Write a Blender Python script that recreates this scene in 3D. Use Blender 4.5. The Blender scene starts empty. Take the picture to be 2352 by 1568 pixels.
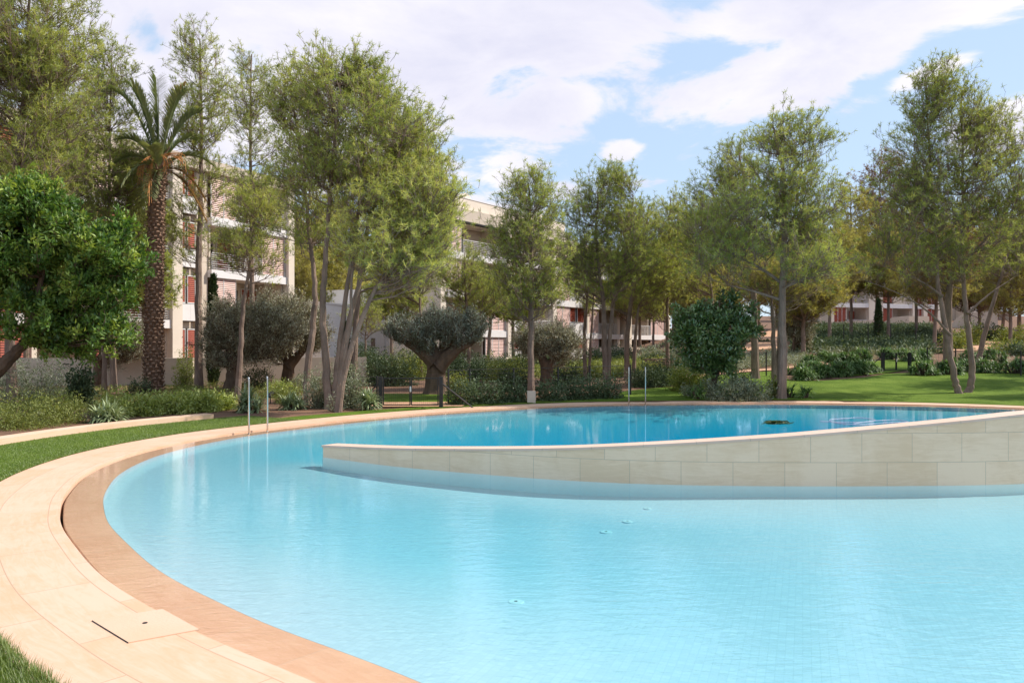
import bpy, bmesh, math, random
import numpy as np
from mathutils import Vector
R = math.radians
scene = bpy.context.scene
COL = scene.collection
F = 1829.0; HZ = 796.0; CXP = 1176.0; CH = 1.6     # picture geometry (focal length in px, horizon row, eye height)
def W(px, py, D):
    return np.array([(px-CXP)/F*D, D, CH-(py-HZ)*D/F])
def ss(a, b, x):
    t = np.clip((np.asarray(x, float)-a)/(b-a), 0, 1); return t*t*(3-2*t)
def hgt(x, y):
    x = np.asarray(x, float); y = np.asarray(y, float)
    yy = np.minimum(np.maximum(0, y-26), 130)
    r = x/np.maximum(y, 5)
    return .06*ss(21.5, 27, y) + .007*yy + .052*yy*ss(.05, .3, r)
def gp(px, py):
    "ground point seen at this picture position"
    for D in np.arange(3, 180, .05):
        z = CH-(py-HZ)*D/F; X = (px-CXP)/F*D
        if z <= hgt(X, D): return np.array([X, D, float(hgt(X, D))])
    return np.array([X, D, float(hgt(X, D))])
# ---------------------------------------------------------------- bookkeeping
def tag(o, label=None, cat=None, group=None, kind=None):
    if label: o['label'] = label
    if cat: o['category'] = cat
    if group: o['group'] = group
    if kind: o['kind'] = kind
    return o
def empty(name, loc, label, cat, group=None):
    o = bpy.data.objects.new(name, None); COL.objects.link(o)
    o.location = [float(v) for v in loc]; o.empty_display_size = .2
    return tag(o, label, cat, group)
def mesh_np(name, V, faces, mat, parent=None, smooth=False, tint=None, uv=None):
    """V (n,3); faces: list of int arrays (m,k)"""
    me = bpy.data.meshes.new(name)
    V = np.asarray(V, np.float32)
    if parent is not None:
        V = V - np.array(parent_world(parent), np.float32)
    faces = [np.asarray(f, np.int32) for f in faces if len(f)]
    me.vertices.add(len(V)); me.vertices.foreach_set('co', V.ravel())
    nl = sum(f.size for f in faces); nf = sum(len(f) for f in faces)
    me.loops.add(nl); me.polygons.add(nf)
    me.loops.foreach_set('vertex_index', np.concatenate([f.ravel() for f in faces]))
    tot = np.concatenate([np.full(len(f), f.shape[1], np.int32) for f in faces])
    st = np.concatenate([[0], np.cumsum(tot)[:-1]]).astype(np.int32)
    me.polygons.foreach_set('loop_start', st)
    try: me.polygons.foreach_set('loop_total', tot)
    except Exception: pass
    me.polygons.foreach_set('use_smooth', np.full(nf, bool(smooth)))
    me.update(calc_edges=True)
    if tint is not None:
        a = me.attributes.new('tint', 'FLOAT', 'POINT'); a.data.foreach_set('value', np.asarray(tint, np.float32))
    if uv is not None:
        ul = me.uv_layers.new(name='UVMap'); idx = np.concatenate([f.ravel() for f in faces])
        ul.data.foreach_set('uv', np.asarray(uv, np.float32)[idx].ravel())
    me.validate()
    o = bpy.data.objects.new(name, me); COL.objects.link(o)
    if mat: me.materials.append(mat)
    if parent: o.parent = parent
    return o
def parent_world(p):
    v = np.zeros(3)
    while p is not None:
        v += np.array(p.location); p = p.parent
    return v
class MB:
    "collects shapes of one part, in world coordinates"
    def __init__(s): s.v = []; s.q = []; s.t = []; s.uvs = []; s.n = 0
    def add(s, V, q=(), t=()):
        V = np.asarray(V, float).reshape(-1, 3)
        if len(q): s.q.append(np.asarray(q)+s.n)
        if len(t): s.t.append(np.asarray(t)+s.n)
        s.v.append(V); s.n += len(V); return s
    def box(s, a, b, fr=None):
        (x0, y0, z0), (x1, y1, z1) = a, b
        V = np.array([[x0,y0,z0],[x1,y0,z0],[x1,y1,z0],[x0,y1,z0],[x0,y0,z1],[x1,y0,z1],[x1,y1,z1],[x0,y1,z1]], float)
        if fr is not None: V = fr(V)
        return s.add(V, [[0,3,2,1],[4,5,6,7],[0,1,5,4],[1,2,6,5],[2,3,7,6],[3,0,4,7]])
    def tube(s, P, r, k=8, cap=True):
        P = np.asarray(P, float); n = len(P)
        r = np.broadcast_to(np.asarray(r, float), (n,)) if np.ndim(r) <= 1 else r
        T = np.gradient(P, axis=0); T /= np.linalg.norm(T, axis=1)[:, None]+1e-9
        ref = np.array([0, 0, 1.]) if abs(T[0][2]) < .9 else np.array([1., 0, 0])
        A = np.cross(T, ref); A /= np.linalg.norm(A, axis=1)[:, None]+1e-9
        B = np.cross(T, A)
        a = np.linspace(0, 2*np.pi, k, endpoint=False)
        V = P[:, None]+r[:, None, None]*(np.cos(a)[None, :, None]*A[:, None]+np.sin(a)[None, :, None]*B[:, None])
        i = np.arange(n-1)[:, None]*k; j = np.arange(k)[None]; jn = (j+1) % k
        Q = np.stack([i+j, i+jn, i+k+jn, i+k+j], -1).reshape(-1, 4)
        V = V.reshape(-1, 3)
        if cap:
            V = np.vstack([V, P[0], P[-1]]); c0 = n*k; c1 = c0+1
            jj = np.arange(k); jn = (jj+1) % k
            Tt = np.vstack([np.stack([np.full(k, c0), jn, jj], -1), np.stack([np.full(k, c1), (n-1)*k+jj, (n-1)*k+jn], -1)])
            return s.add(V, Q, Tt)
        return s.add(V, Q)
    def segs(s, A, B, ra, rb):
        "many straight 3-sided twigs at once"
        A = np.asarray(A); B = np.asarray(B); n = len(A)
        if n == 0: return s
        T = B-A; T /= np.linalg.norm(T, axis=1)[:, None]+1e-9
        U = np.cross(T, [.3, .2, .93]); U /= np.linalg.norm(U, axis=1)[:, None]+1e-9
        X = np.cross(T, U); V = []
        for c, rr in ((A, ra), (B, rb)):
            rr = np.broadcast_to(rr, (n,))[:, None]
            for k in range(3):
                V.append(c+rr*(math.cos(k*2.0944)*U+math.sin(k*2.0944)*X))
        V = np.stack(V, 1).reshape(-1, 3); b = np.arange(n)[:, None]*6
        Q = np.concatenate([b+np.array([[k, (k+1) % 3, 3+(k+1) % 3, 3+k]]) for k in range(3)])
        return s.add(V, Q)
    def build(s, name, mat, parent=None, smooth=False, bevel=0):
        o = mesh_np(name, np.vstack(s.v), ([np.vstack(s.q)] if s.q else [])+([np.vstack(s.t)] if s.t else []), mat, parent, smooth)
        if bevel:
            m = o.modifiers.new('bevel', 'BEVEL'); m.width = bevel; m.segments = 2; m.limit_method = 'ANGLE'
        return o
# ---------------------------------------------------------------- materials
def new_mat(name):
    m = bpy.data.materials.new(name); m.use_nodes = True
    nt = m.node_tree; nt.nodes.clear()
    out = nt.nodes.new('ShaderNodeOutputMaterial')
    return m, nt, out
def nd(nt, typ, ins=None, **kw):
    n = nt.nodes.new(typ)
    for k, v in kw.items(): setattr(n, k, v)
    for k, v in (ins or {}).items():
        if isinstance(v, bpy.types.NodeSocket): nt.links.new(v, n.inputs[k])
        else: n.inputs[k].default_value = v
    return n
def ramp(nt, fac, stops):
    n = nt.nodes.new('ShaderNodeValToRGB'); nt.links.new(fac, n.inputs[0])
    while len(n.color_ramp.elements) < len(stops): n.color_ramp.elements.new(.5)
    for e, (p, c) in zip(n.color_ramp.elements, stops): e.position = p; e.color = (*c, 1)
    return n.outputs[0]
def mixc(nt, f, a, b, mode='MIX'):
    n = nt.nodes.new('ShaderNodeMix'); n.data_type = 'RGBA'; n.blend_type = mode
    for i, v in ((0, f), (6, a), (7, b)):
        if isinstance(v, bpy.types.NodeSocket): nt.links.new(v, n.inputs[i])
        else: n.inputs[i].default_value = v if i == 0 else ((*v, 1) if len(v) == 3 else v)
    return n.outputs[2]
def mat_plain(name, c1, c2=None, scale=3, rough=.7, bump=.1, bscale=40, metal=0, stretch=(1, 1, 1), spec=.3):
    m, nt, out = new_mat(name); c2 = c2 or tuple(v*.82 for v in c1)
    tc = nd(nt, 'ShaderNodeTexCoord'); mp = nd(nt, 'ShaderNodeMapping', {'Vector': tc.outputs['Object'], 'Scale': stretch})
    n1 = nd(nt, 'ShaderNodeTexNoise', {'Vector': mp.outputs[0], 'Scale': scale, 'Detail': 6.0, 'Roughness': .6})
    col = ramp(nt, n1.outputs[0], [(.3, c1), (.7, c2)])
    n2 = nd(nt, 'ShaderNodeTexNoise', {'Vector': mp.outputs[0], 'Scale': bscale, 'Detail': 4.0})
    bp = nd(nt, 'ShaderNodeBump', {'Height': n2.outputs[0], 'Strength': bump, 'Distance': .02})
    p = nd(nt, 'ShaderNodeBsdfPrincipled', {'Base Color': col, 'Roughness': rough, 'Metallic': metal, 'Normal': bp.outputs[0], 'Specular IOR Level': spec})
    nt.links.new(p.outputs[0], out.inputs[0]); return m
def mat_leaf(name, cols, trans=.35, gloss=.05, rough=.5):
    m, nt, out = new_mat(name)
    at = nd(nt, 'ShaderNodeAttribute', attribute_name='tint')
    col = ramp(nt, at.outputs['Fac'], [(i/(len(cols)-1), c) for i, c in enumerate(cols)])
    d = nd(nt, 'ShaderNodeBsdfDiffuse', {'Color': col}); t = nd(nt, 'ShaderNodeBsdfTranslucent', {'Color': mixc(nt, 1, col, (1.15, 1.1, .6), 'MULTIPLY')})
    mx = nd(nt, 'ShaderNodeMixShader', {0: trans, 1: d.outputs[0], 2: t.outputs[0]})
    g = nd(nt, 'ShaderNodeBsdfGlossy', {'Roughness': rough, 'Color': (1, 1, 1, 1)})
    m2 = nd(nt, 'ShaderNodeMixShader', {0: gloss, 1: mx.outputs[0], 2: g.outputs[0]})
    nt.links.new(m2.outputs[0], out.inputs[0]); return m
def mat_stone(name, c1, c2, mort, bw, rh, ms, rough=.6, stain=.5, mortar_c=None, off=.5, spec=.3, sq=1.0):
    "stone slabs laid on the UV map (metres)"
    m, nt, out = new_mat(name)
    uv = nd(nt, 'ShaderNodeTexCoord').outputs['UV']
    br = nd(nt, 'ShaderNodeTexBrick', {'Vector': uv, 'Scale': 1.0, 'Brick Width': bw, 'Row Height': rh, 'Mortar Size': ms, 'Mortar Smooth': .1,
            'Color1': (0, 0, 0, 1), 'Color2': (1, 1, 1, 1), 'Mortar': (.5, .5, .5, 1), 'Bias': 0.0}, offset=off)
    tc = nd(nt, 'ShaderNodeTexCoord').outputs['Object']
    n1 = nd(nt, 'ShaderNodeTexNoise', {'Vector': tc, 'Scale': 1.3, 'Detail': 8.0, 'Roughness': .62, 'Distortion': .8})
    mp = nd(nt, 'ShaderNodeMapping', {'Vector': uv, 'Scale': (.9, 6, 1)})
    n2 = nd(nt, 'ShaderNodeTexNoise', {'Vector': mp.outputs[0], 'Scale': 2.5, 'Detail': 6.0, 'Roughness': .7, 'Distortion': 1.5})
    f1 = nd(nt, 'ShaderNodeMath', {0: n1.outputs[0], 1: n2.outputs[0]}, operation='ADD')
    f2 = nd(nt, 'ShaderNodeMath', {0: br.outputs[0], 1: .24}, operation='MULTIPLY')
    f3 = nd(nt, 'ShaderNodeMath', {0: f1.outputs[0], 1: f2.outputs[0]}, operation='ADD')
    col = ramp(nt, nd(nt, 'ShaderNodeMath', {0: f3.outputs[0], 1: .55}, operation='MULTIPLY').outputs[0], [(.54, c1), (.63, tuple(a*.5+b*.5 for a, b in zip(c1, c2))), (.73, c2)])
    n3 = nd(nt, 'ShaderNodeTexNoise', {'Vector': tc, 'Scale': 5.0, 'Detail': 10.0, 'Roughness': .75})
    st = ramp(nt, n3.outputs[0], [(.55, (0, 0, 0)), (.75, (1, 1, 1))])
    sm = nd(nt, 'ShaderNodeMath', {0: st, 1: stain*.5}, operation='MULTIPLY')
    col = mixc(nt, sm.outputs[0], col, tuple(v*w for v, w in zip(c2, (.85, .7, .5))))
    col = mixc(nt, br.outputs['Fac'], col, mortar_c or mort)
    n4 = nd(nt, 'ShaderNodeTexNoise', {'Vector': tc, 'Scale': 60.0, 'Detail': 5.0})
    hh = nd(nt, 'ShaderNodeMath', {0: nd(nt, 'ShaderNodeMath', {0: n4.outputs[0], 1: .15}, operation='MULTIPLY').outputs[0], 1: br.outputs['Fac']}, operation='SUBTRACT')
    bp = nd(nt, 'ShaderNodeBump', {'Height': hh.outputs[0], 'Strength': .35, 'Distance': .006})
    p = nd(nt, 'ShaderNodeBsdfPrincipled', {'Base Color': col, 'Roughness': rough, 'Normal': bp.outputs[0], 'Specular IOR Level': spec})
    nt.links.new(p.outputs[0], out.inputs[0]); return m
M = {}
M['deck'] = mat_stone('deck_stone', (.71, .485, .35), (.665, .415, .262), (.50, .33, .22), 1.15, .42, .004, .75, .55)
M['ring'] = mat_stone('rim_stone', (.70, .42, .265), (.63, .35, .21), (.60, .40, .27), .62, 5, .003, .45, .25, off=0)
M['wallstone'] = mat_stone('wall_stone', (.90, .66, .46), (.80, .56, .36), (.55, .42, .30), .60, .34, .003, .65, .25)
M['coping'] = mat_stone('coping_stone', (.72, .52, .41), (.70, .48, .36), (.5, .4, .3), .62, .6, .0035, .6, .15, off=0)
M['curb'] = mat_stone('curb_stone', (.72, .51, .37), (.66, .43, .28), (.6, .45, .3), 1.2, 5, .003, .8, .35, off=0)
M['wallcream'] = mat_plain('cream_render', (.68, .57, .46), (.60, .49, .39), 1.2, .9, .1, 60)
M['wallpale'] = mat_plain('pale_render', (.76, .66, .55), (.70, .60, .50), .8, .9, .05, 50)
M['beige'] = mat_plain('beige_render', (.62, .52, .42), (.56, .47, .38), .8, .9, .05, 50)
M['white'] = mat_plain('white_fascia', (.78, .74, .72), (.72, .68, .66), 1.5, .7, .03, 50)
M['curb2'] = mat_plain('pale_slab', (.71, .49, .36), (.68, .44, .29), 1.6, .7, .1, 60)
M['tilebase'] = mat_plain('pale_mosaic', (.80, .90, .84), (.74, .85, .80), 6, .5, .02, 60)
M['metal'] = mat_plain('white_metal', (.78, .76, .74), None, 2, .5, .0, 50)
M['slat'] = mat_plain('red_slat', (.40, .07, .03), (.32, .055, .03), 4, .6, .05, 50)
M['slatlit'] = mat_plain('sunlit_slat', (.74, .52, .45), (.66, .42, .36), 4, .5, .05, 50)  # paler than the red slats: sunlight on them is put into the colour
M['dark'] = mat_plain('dark_frame', (.03, .028, .027), (.045, .04, .038), 8, .6, .1, 60)
M['bark'] = mat_plain('pine_bark', (.34, .24, .185), (.16, .115, .09), 6, .95, 1.0, 26, stretch=(1, 1, .35))
M['barkdark'] = mat_plain('olive_bark', (.20, .13, .085), (.09, .062, .045), 5, .95, 1.0, 18, stretch=(1, 1, .3))
M['palmbark'] = mat_plain('palm_bark', (.40, .25, .17), (.16, .10, .07), 9, .95, 1.0, 30)
M['steel'] = mat_plain('stainless_steel', (.62, .60, .56), (.55, .53, .5), 3, .25, .0, 10, metal=1)
M['soil'] = mat_plain('red_soil', (.24, .13, .075), (.13, .075, .05), 1.7, 1, .8, 25)
M['path'] = mat_plain('path_paving', (.62, .36, .22), (.52, .30, .18), 1.0, .9, .2, 30)
M['black'] = mat_plain('dark_interior', (.02, .017, .016), (.012, .01, .01), 1, .6, 0, 5)
M['hose'] = mat_plain('lilac_hose', (.62, .70, .92), None, 1, .4, 0, 5)
M['plastic'] = mat_plain('white_plastic', (.70, .76, .76), None, 1, .4, 0, 5)
M['rubble'] = mat_plain('rubble_stone', (.35, .24, .16), (.14, .10, .07), 3, .95, 1, 9)
m, nt, out = new_mat('window_glass')
p = nd(nt, 'ShaderNodeBsdfPrincipled', {'Base Color': (.02, .025, .03, 1), 'Roughness': .06, 'Specular IOR Level': .6}); nt.links.new(p.outputs[0], out.inputs[0]); M['glass'] = m
M['needle'] = mat_leaf('pine_needles', [(.19, .25, .056), (.375, .425, .10), (.61, .615, .185)], .45, .03)
M['needle_y'] = mat_leaf('olive_pine_needles', [(.24, .235, .07), (.41, .38, .11), (.56, .50, .17)], .50, .03)
M['needle_r'] = mat_leaf('russet_needles', [(.20, .10, .05), (.27, .15, .08), (.27, .19, .09)], .40, .03)
M['carob'] = mat_leaf('carob_leaves', [(.045, .10, .02), (.115, .225, .035), (.40, .50, .09)], .35, .035, .5)
M['citrus'] = mat_leaf('glossy_leaves', [(.045, .085, .02), (.105, .18, .04), (.30, .37, .13)], .2, .09, .35)
M['olive'] = mat_leaf('olive_leaves', [(.20, .20, .125), (.36, .345, .23), (.55, .52, .38)], .2, .06)
M['oliveb'] = mat_leaf('blue_olive_leaves', [(.12, .145, .11), (.24, .275, .215), (.42, .45, .37)], .2, .06)
M['cypress'] = mat_leaf('cypress_leaves', [(.02, .04, .015), (.04, .07, .02), (.08, .11, .03)], .2, .03)
M['hedge'] = mat_leaf('hedge_leaves', [(.15, .21, .04), (.37, .44, .09), (.62, .66, .2)], .3, .06)
M['feather'] = mat_leaf('feathery_leaves', [(.13, .16, .04), (.25, .29, .07), (.40, .42, .13)], .35, .03)
M['grey'] = mat_leaf('grey_green_leaves', [(.13, .15, .09), (.25, .28, .17), (.42, .44, .31)], .25, .05)
M['darkbush'] = mat_leaf('dark_leaves', [(.035, .06, .028), (.085, .125, .055), (.20, .25, .13)], .2, .025, .5)
M['lime'] = mat_leaf('lime_leaves', [(.15, .19, .03), (.30, .34, .06), (.42, .44, .10)], .3, .05)
M['aloe'] = mat_leaf('aloe_leaves', [(.15, .20, .09), (.30, .37, .18), (.52, .58, .32)], .15, .08, .4)
M['strap'] = mat_leaf('strap_leaves', [(.06, .12, .03), (.13, .24, .06), (.32, .43, .15)], .25, .05, .45)
M['palm'] = mat_leaf('palm_fronds', [(.09, .13, .05), (.20, .25, .10), (.40, .40, .19)], .25, .08, .4)
M['drypalm'] = mat_leaf('dry_fronds', [(.22, .13, .07), (.36, .22, .11), (.44, .30, .16)], .3, .03)
M['blade'] = mat_leaf('grass_blades', [(.085, .14, .018), (.155, .225, .032), (.28, .33, .07)], .3, .05)
def mat_lawn():
    m, nt, out = new_mat('lawn_turf'); tc = nd(nt, 'ShaderNodeTexCoord').outputs['Object']
    n1 = nd(nt, 'ShaderNodeTexNoise', {'Vector': tc, 'Scale': 1.1, 'Detail': 5.0})
    n2 = nd(nt, 'ShaderNodeTexNoise', {'Vector': tc, 'Scale': 55.0, 'Detail': 6.0, 'Roughness': .8})
    f = nd(nt, 'ShaderNodeMath', {0: n1.outputs[0], 1: n2.outputs[0]}, operation='ADD')
    f = nd(nt, 'ShaderNodeMath', {0: f.outputs[0], 1: .5}, operation='MULTIPLY')
    col = ramp(nt, f.outputs[0], [(.36, (.07, .125, .012)), (.5, (.12, .19, .022)), (.64, (.19, .26, .04))])
    bp = nd(nt, 'ShaderNodeBump', {'Height': n2.outputs[0], 'Strength': .9, 'Distance': .03})
    p = nd(nt, 'ShaderNodeBsdfPrincipled', {'Base Color': col, 'Roughness': .9, 'Specular IOR Level': .1, 'Normal': bp.outputs[0]})
    nt.links.new(p.outputs[0], out.inputs[0]); return m
M['lawn'] = mat_lawn()
def mat_tile():
    m, nt, out = new_mat('pool_mosaic'); tc = nd(nt, 'ShaderNodeTexCoord').outputs['Object']
    mp = nd(nt, 'ShaderNodeMapping', {'Vector': tc, 'Rotation': (0, 0, .35)})
    br = nd(nt, 'ShaderNodeTexBrick', {'Vector': mp.outputs[0], 'Scale': 1.0, 'Brick Width': .05, 'Row Height': .05, 'Mortar Size': .0028, 'Mortar Smooth': .3,
            'Color1': (.49, .54, .58, 1), 'Color2': (.54, .585, .62, 1), 'Mortar': (.46, .515, .55, 1)}, offset=0)
    p = nd(nt, 'ShaderNodeBsdfPrincipled', {'Base Color': br.outputs[0], 'Roughness': .5, 'Specular IOR Level': .2})
    nt.links.new(p.outputs[0], out.inputs[0]); return m
M['tile'] = mat_tile()
def mat_water():
    m, nt, out = new_mat('pool_water'); tc = nd(nt, 'ShaderNodeTexCoord').outputs['Object']
    mp = nd(nt, 'ShaderNodeMapping', {'Vector': tc, 'Rotation': (0, 0, -.35), 'Scale': (1, 2.4, 1)})
    n1 = nd(nt, 'ShaderNodeTexNoise', {'Vector': mp.outputs[0], 'Scale': 5.0, 'Detail': 3.0, 'Roughness': .55, 'Distortion': .6})
    n2 = nd(nt, 'ShaderNodeTexNoise', {'Vector': tc, 'Scale': .55, 'Detail': 2.0})
    n3 = nd(nt, 'ShaderNodeTexNoise', {'Vector': mp.outputs[0], 'Scale': 13.0, 'Detail': 2.0, 'Roughness': .5, 'Distortion': 1.2})
    k = nd(nt, 'ShaderNodeMapRange', {0: n2.outputs[0], 1: .35, 2: .65, 3: .25, 4: 1.0})
    # calmer towards the far side of the pool, livelier at the near side
    sp = nd(nt, 'ShaderNodeSeparateXYZ', {0: tc})
    k2 = nd(nt, 'ShaderNodeMapRange', {0: sp.outputs[1], 1: 5.0, 2: 12.0, 3: 1.0, 4: .075})
    k3 = nd(nt, 'ShaderNodeMath', {0: k.outputs[0], 1: k2.outputs[0]}, operation='MULTIPLY')
    n13 = nd(nt, 'ShaderNodeMath', {0: n3.outputs[0], 1: .22, 2: n1.outputs[0]}, operation='MULTIPLY_ADD')
    hh = nd(nt, 'ShaderNodeMath', {0: n13.outputs[0], 1: k3.outputs[0]}, operation='MULTIPLY')
    bp = nd(nt, 'ShaderNodeBump', {'Height': hh.outputs[0], 'Strength': 1.0, 'Distance': .009})
    # Schlick reflectance, the same from both sides of the surface
    ge = nd(nt, 'ShaderNodeNewGeometry')
    dt = nd(nt, 'ShaderNodeVectorMath', {0: ge.outputs['Incoming'], 1: bp.outputs[0]}, operation='DOT_PRODUCT')
    c1 = nd(nt, 'ShaderNodeMath', {0: 1.0, 1: nd(nt, 'ShaderNodeMath', {0: dt.outputs['Value']}, operation='ABSOLUTE').outputs[0]}, operation='SUBTRACT', use_clamp=True)
    c5 = nd(nt, 'ShaderNodeMath', {0: c1.outputs[0], 1: 5.0}, operation='POWER')
    fr = nd(nt, 'ShaderNodeMath', {0: c5.outputs[0], 1: .75, 2: .02}, operation='MULTIPLY_ADD')
    g = nd(nt, 'ShaderNodeBsdfGlossy', {'Roughness': .012, 'Color': (1, 1, 1, 1), 'Normal': bp.outputs[0]})
    t = nd(nt, 'ShaderNodeBsdfTransparent')
    mx = nd(nt, 'ShaderNodeMixShader', {0: fr.outputs[0], 1: t.outputs[0], 2: g.outputs[0]})
    nt.links.new(mx.outputs[0], out.inputs[0])
    ab = nd(nt, 'ShaderNodeVolumeAbsorption', {'Color': (.24, .895, .975, 1), 'Density': .95})
    nt.links.new(ab.outputs[0], out.inputs[1]); return m
M['water'] = mat_water()
# ================================================================ pool outline
slot_pts = [(-4.45,7.89),(-4.84,8.66),(-5.35,10.0),(-5.62,11.3),(-5.66,12.5),(-5.43,13.9),(-4.94,15.2),(-3.6,17.4),(-2.0,19.3),(.05,20.95),(2.0,22.0),(3.96,22.45),(7.7,22.75),(11.3,22.0),(13.6,20.6),
            (15.6,18.4),(17,15),(17.4,11),(16.3,7),(13.5,3.4),(9.8,1.2),(6,.55),(3,.95),(.9,2.2),(-.15,3.13),(-.9,3.8),(-1.36,4.16),(-1.75,4.48),(-2.15,4.86),(-2.55,5.25),(-2.97,5.72),(-3.5,6.42),(-4.03,7.16)]
def catmull(P, per=14, closed=True):
    P = np.asarray(P, float); n = len(P); out = []
    rng_ = range(n) if closed else range(n-1)
    for i in rng_:
        g = (lambda k: P[k % n]) if closed else (lambda k: P[min(max(k, 0), n-1)])
        p0, p1, p2, p3 = g(i-1), g(i), g(i+1), g(i+2)
        for t in np.linspace(0, 1, per, endpoint=False):
            out.append(.5*((2*p1)+(-p0+p2)*t+(2*p0-5*p1+4*p2-p3)*t*t+(-p0+3*p1-3*p2+p3)*t**3))
    if not closed: out.append(P[-1])
    return np.array(out)
SL = catmull(slot_pts, 16)
def resample(C, n, closed=True):
    P = np.vstack([C, C[:1]]) if closed else C
    s = np.concatenate([[0], np.cumsum(np.linalg.norm(np.diff(P, axis=0), axis=1))])
    t = np.linspace(0, s[-1], n+1)[:-1] if closed else np.linspace(0, s[-1], n)
    return np.stack([np.interp(t, s, P[:, k]) for k in range(P.shape[1])], 1), s[-1]
SL, PERIM = resample(SL, 720)
for _ in range(10): SL = (np.roll(SL, 1, 0)+SL*2+np.roll(SL, -1, 0))/4
T_ = np.roll(SL, -1, 0)-np.roll(SL, 1, 0); T_ /= np.linalg.norm(T_, axis=1)[:, None]
NRM = np.stack([-T_[:, 1], T_[:, 0]], 1)
if np.sum(NRM*(SL-SL.mean(0))) < 0: NRM = -NRM
for _ in range(20): NRM = (np.roll(NRM, 1, 0)+NRM*2+np.roll(NRM, -1, 0))/4
NRM /= np.linalg.norm(NRM, axis=1)[:, None]
NS = len(SL)
def strip(name, rows, mat, a=0, b=None, smooth=False, zf=None):
    """ring strip round the pool: rows = [(offset, z), ...]; a..b index range (None = closed)"""
    idx = np.arange(NS) if b is None else np.arange(a, b+1) % NS
    V = []; UV = []; s = np.arange(len(idx))*PERIM/NS; acc = 0; last = None
    for off, z in rows:
        o = off if np.ndim(off) == 0 else off[:len(idx)]
        P = SL[idx]+NRM[idx]*(np.broadcast_to(o, (len(idx),))[:, None])
        zz = np.full(len(idx), z, float) if zf is None else zf(P)+z
        V.append(np.column_stack([P, zz]))
        cur = (float(np.mean(o)), z)
        if last is not None: acc += math.hypot(cur[0]-last[0], cur[1]-last[1])
        last = cur; UV.append(np.column_stack([s, np.full(len(idx), acc)]))
    n = len(idx); r = len(rows); closed = b is None
    V = np.vstack(V); UV = np.vstack(UV); j = np.arange(n if closed else n-1); jn = (j+1) % n
    Q = np.vstack([np.stack([k*n+j, k*n+jn, (k+1)*n+jn, (k+1)*n+j], -1) for k in range(r-1)])
    return mesh_np(name, V, [Q], mat, None, smooth, uv=UV)
def inside(P, off=0.0):
    "distance sign to slot curve, >0 outside"
    P = np.asarray(P, float); out = np.empty(len(P))
    for i in range(0, len(P), 4000):
        d = P[i:i+4000, None]-SL[None, ::2]; q = (d**2).sum(-1); j = q.argmin(1)
        out[i:i+4000] = np.sum((P[i:i+4000]-SL[::2][j])*NRM[::2][j], 1)
    return out-off
# deck, slot and wet rim
DW = .86
tag(strip('pool_deck', [(.0, -.3), (.022, -.3), (.022, 0), (.45, .0), (DW, 0), (DW, -.2)], M['deck']), kind='structure')
tag(strip('pool_rim', [(-.004, -.16), (-.004, -.036), (-.012, -.03), (-.18, -.031), (-.36, -.034), (-.362, -.05)], M['ring']), kind='structure')
# dividing wall
wl = catmull([(-2.79,11.75),(-1.6,10.85),(-.42,10.2),(.65,9.72),(1.7,9.44),(3.0,9.32),(4.6,9.33),(6.09,9.48),(8.6,10.15),(11.2,11.5),(13.4,13.3),(15.4,15.8),(16.6,18.4)], 12, False)
wl, WLEN = resample(wl, 150, False)
tw = np.gradient(wl, axis=0); tw /= np.linalg.norm(tw, axis=1)[:, None]; nw = np.stack([-tw[:, 1], tw[:, 0]], 1)   # points away from the camera
ztop = np.interp(wl[:, 0], [-2.79,-.42,.65,1.6,3.2,4.6,6.1,9,12,16], [.148,.295,.368,.44,.554,.672,.803,.95,1.1,1.2])
def ywall(x): return np.interp(x, wl[:, 0], wl[:, 1])
def depth(P):
    x, y = P[:, 0], P[:, 1]
    dw = np.sqrt(((P[:, None]-wl[None, ::3])**2).sum(-1)).min(1)
    k = ss(-2.0, -4.2, x)
    yw = np.where(x > -2.79, ywall(x), 11.9); L = 1.6+k*7
    f = ss(0, 1, (y-yw+.15+k*1.2)/L)
    kid = .125+.07*ss(.3, 1.6, dw)+.05*ss(3.2, .0, x)+.50*ss(2.2, -4, x)*ss(4, 9.5, y)*ss(.5, 4.5, dw)+.03*ss(7.4, 6.6, y+.25*(x-1))
    de = np.maximum(0, -inside(P)-.36); g = ss(-.3, 4.2, de)
    dd = kid*(1-f)+.66*f
    return .10+(dd-.10)*(g+(1-g)*ss(-2, 2, x)*(f < .02))
n = NS; rows = 60
C0 = np.array([6.0, 12.0]); V = []
inner = SL-NRM*.362
for k in range(rows+1):
    t = 1-(k/rows); P = C0+(inner-C0)*t; V.append(np.column_stack([P, -.02-depth(P)]))
top = np.column_stack([inner, np.full(n, -.034)])
V = [top]+V; j = np.arange(n); jn = (j+1) % n
Q = np.vstack([np.stack([k*n+j, (k+1)*n+j, (k+1)*n+jn, k*n+jn], -1) for k in range(rows+1)])
tag(mesh_np('pool_basin', np.vstack(V), [Q], M['tile'], None, True), kind='structure')
# water: closed volume
me = bpy.data.meshes.new('pool_water'); bm = bmesh.new()
Pw = SL-NRM*.003
a = [bm.verts.new((x, y, -.022)) for x, y in Pw]; b = [bm.verts.new((x, y, -2.2)) for x, y in Pw]
bm.faces.new(a); bm.faces.new(b[::-1])
for i in range(n): bm.faces.new((a[i], b[i], b[(i+1) % n], a[(i+1) % n]))
bmesh.ops.recalc_face_normals(bm, faces=bm.faces); bm.to_mesh(me); bm.free()
wat = bpy.data.objects.new('pool_water', me); COL.objects.link(wat); me.materials.append(M['water']); tag(wat, kind='structure')
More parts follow.
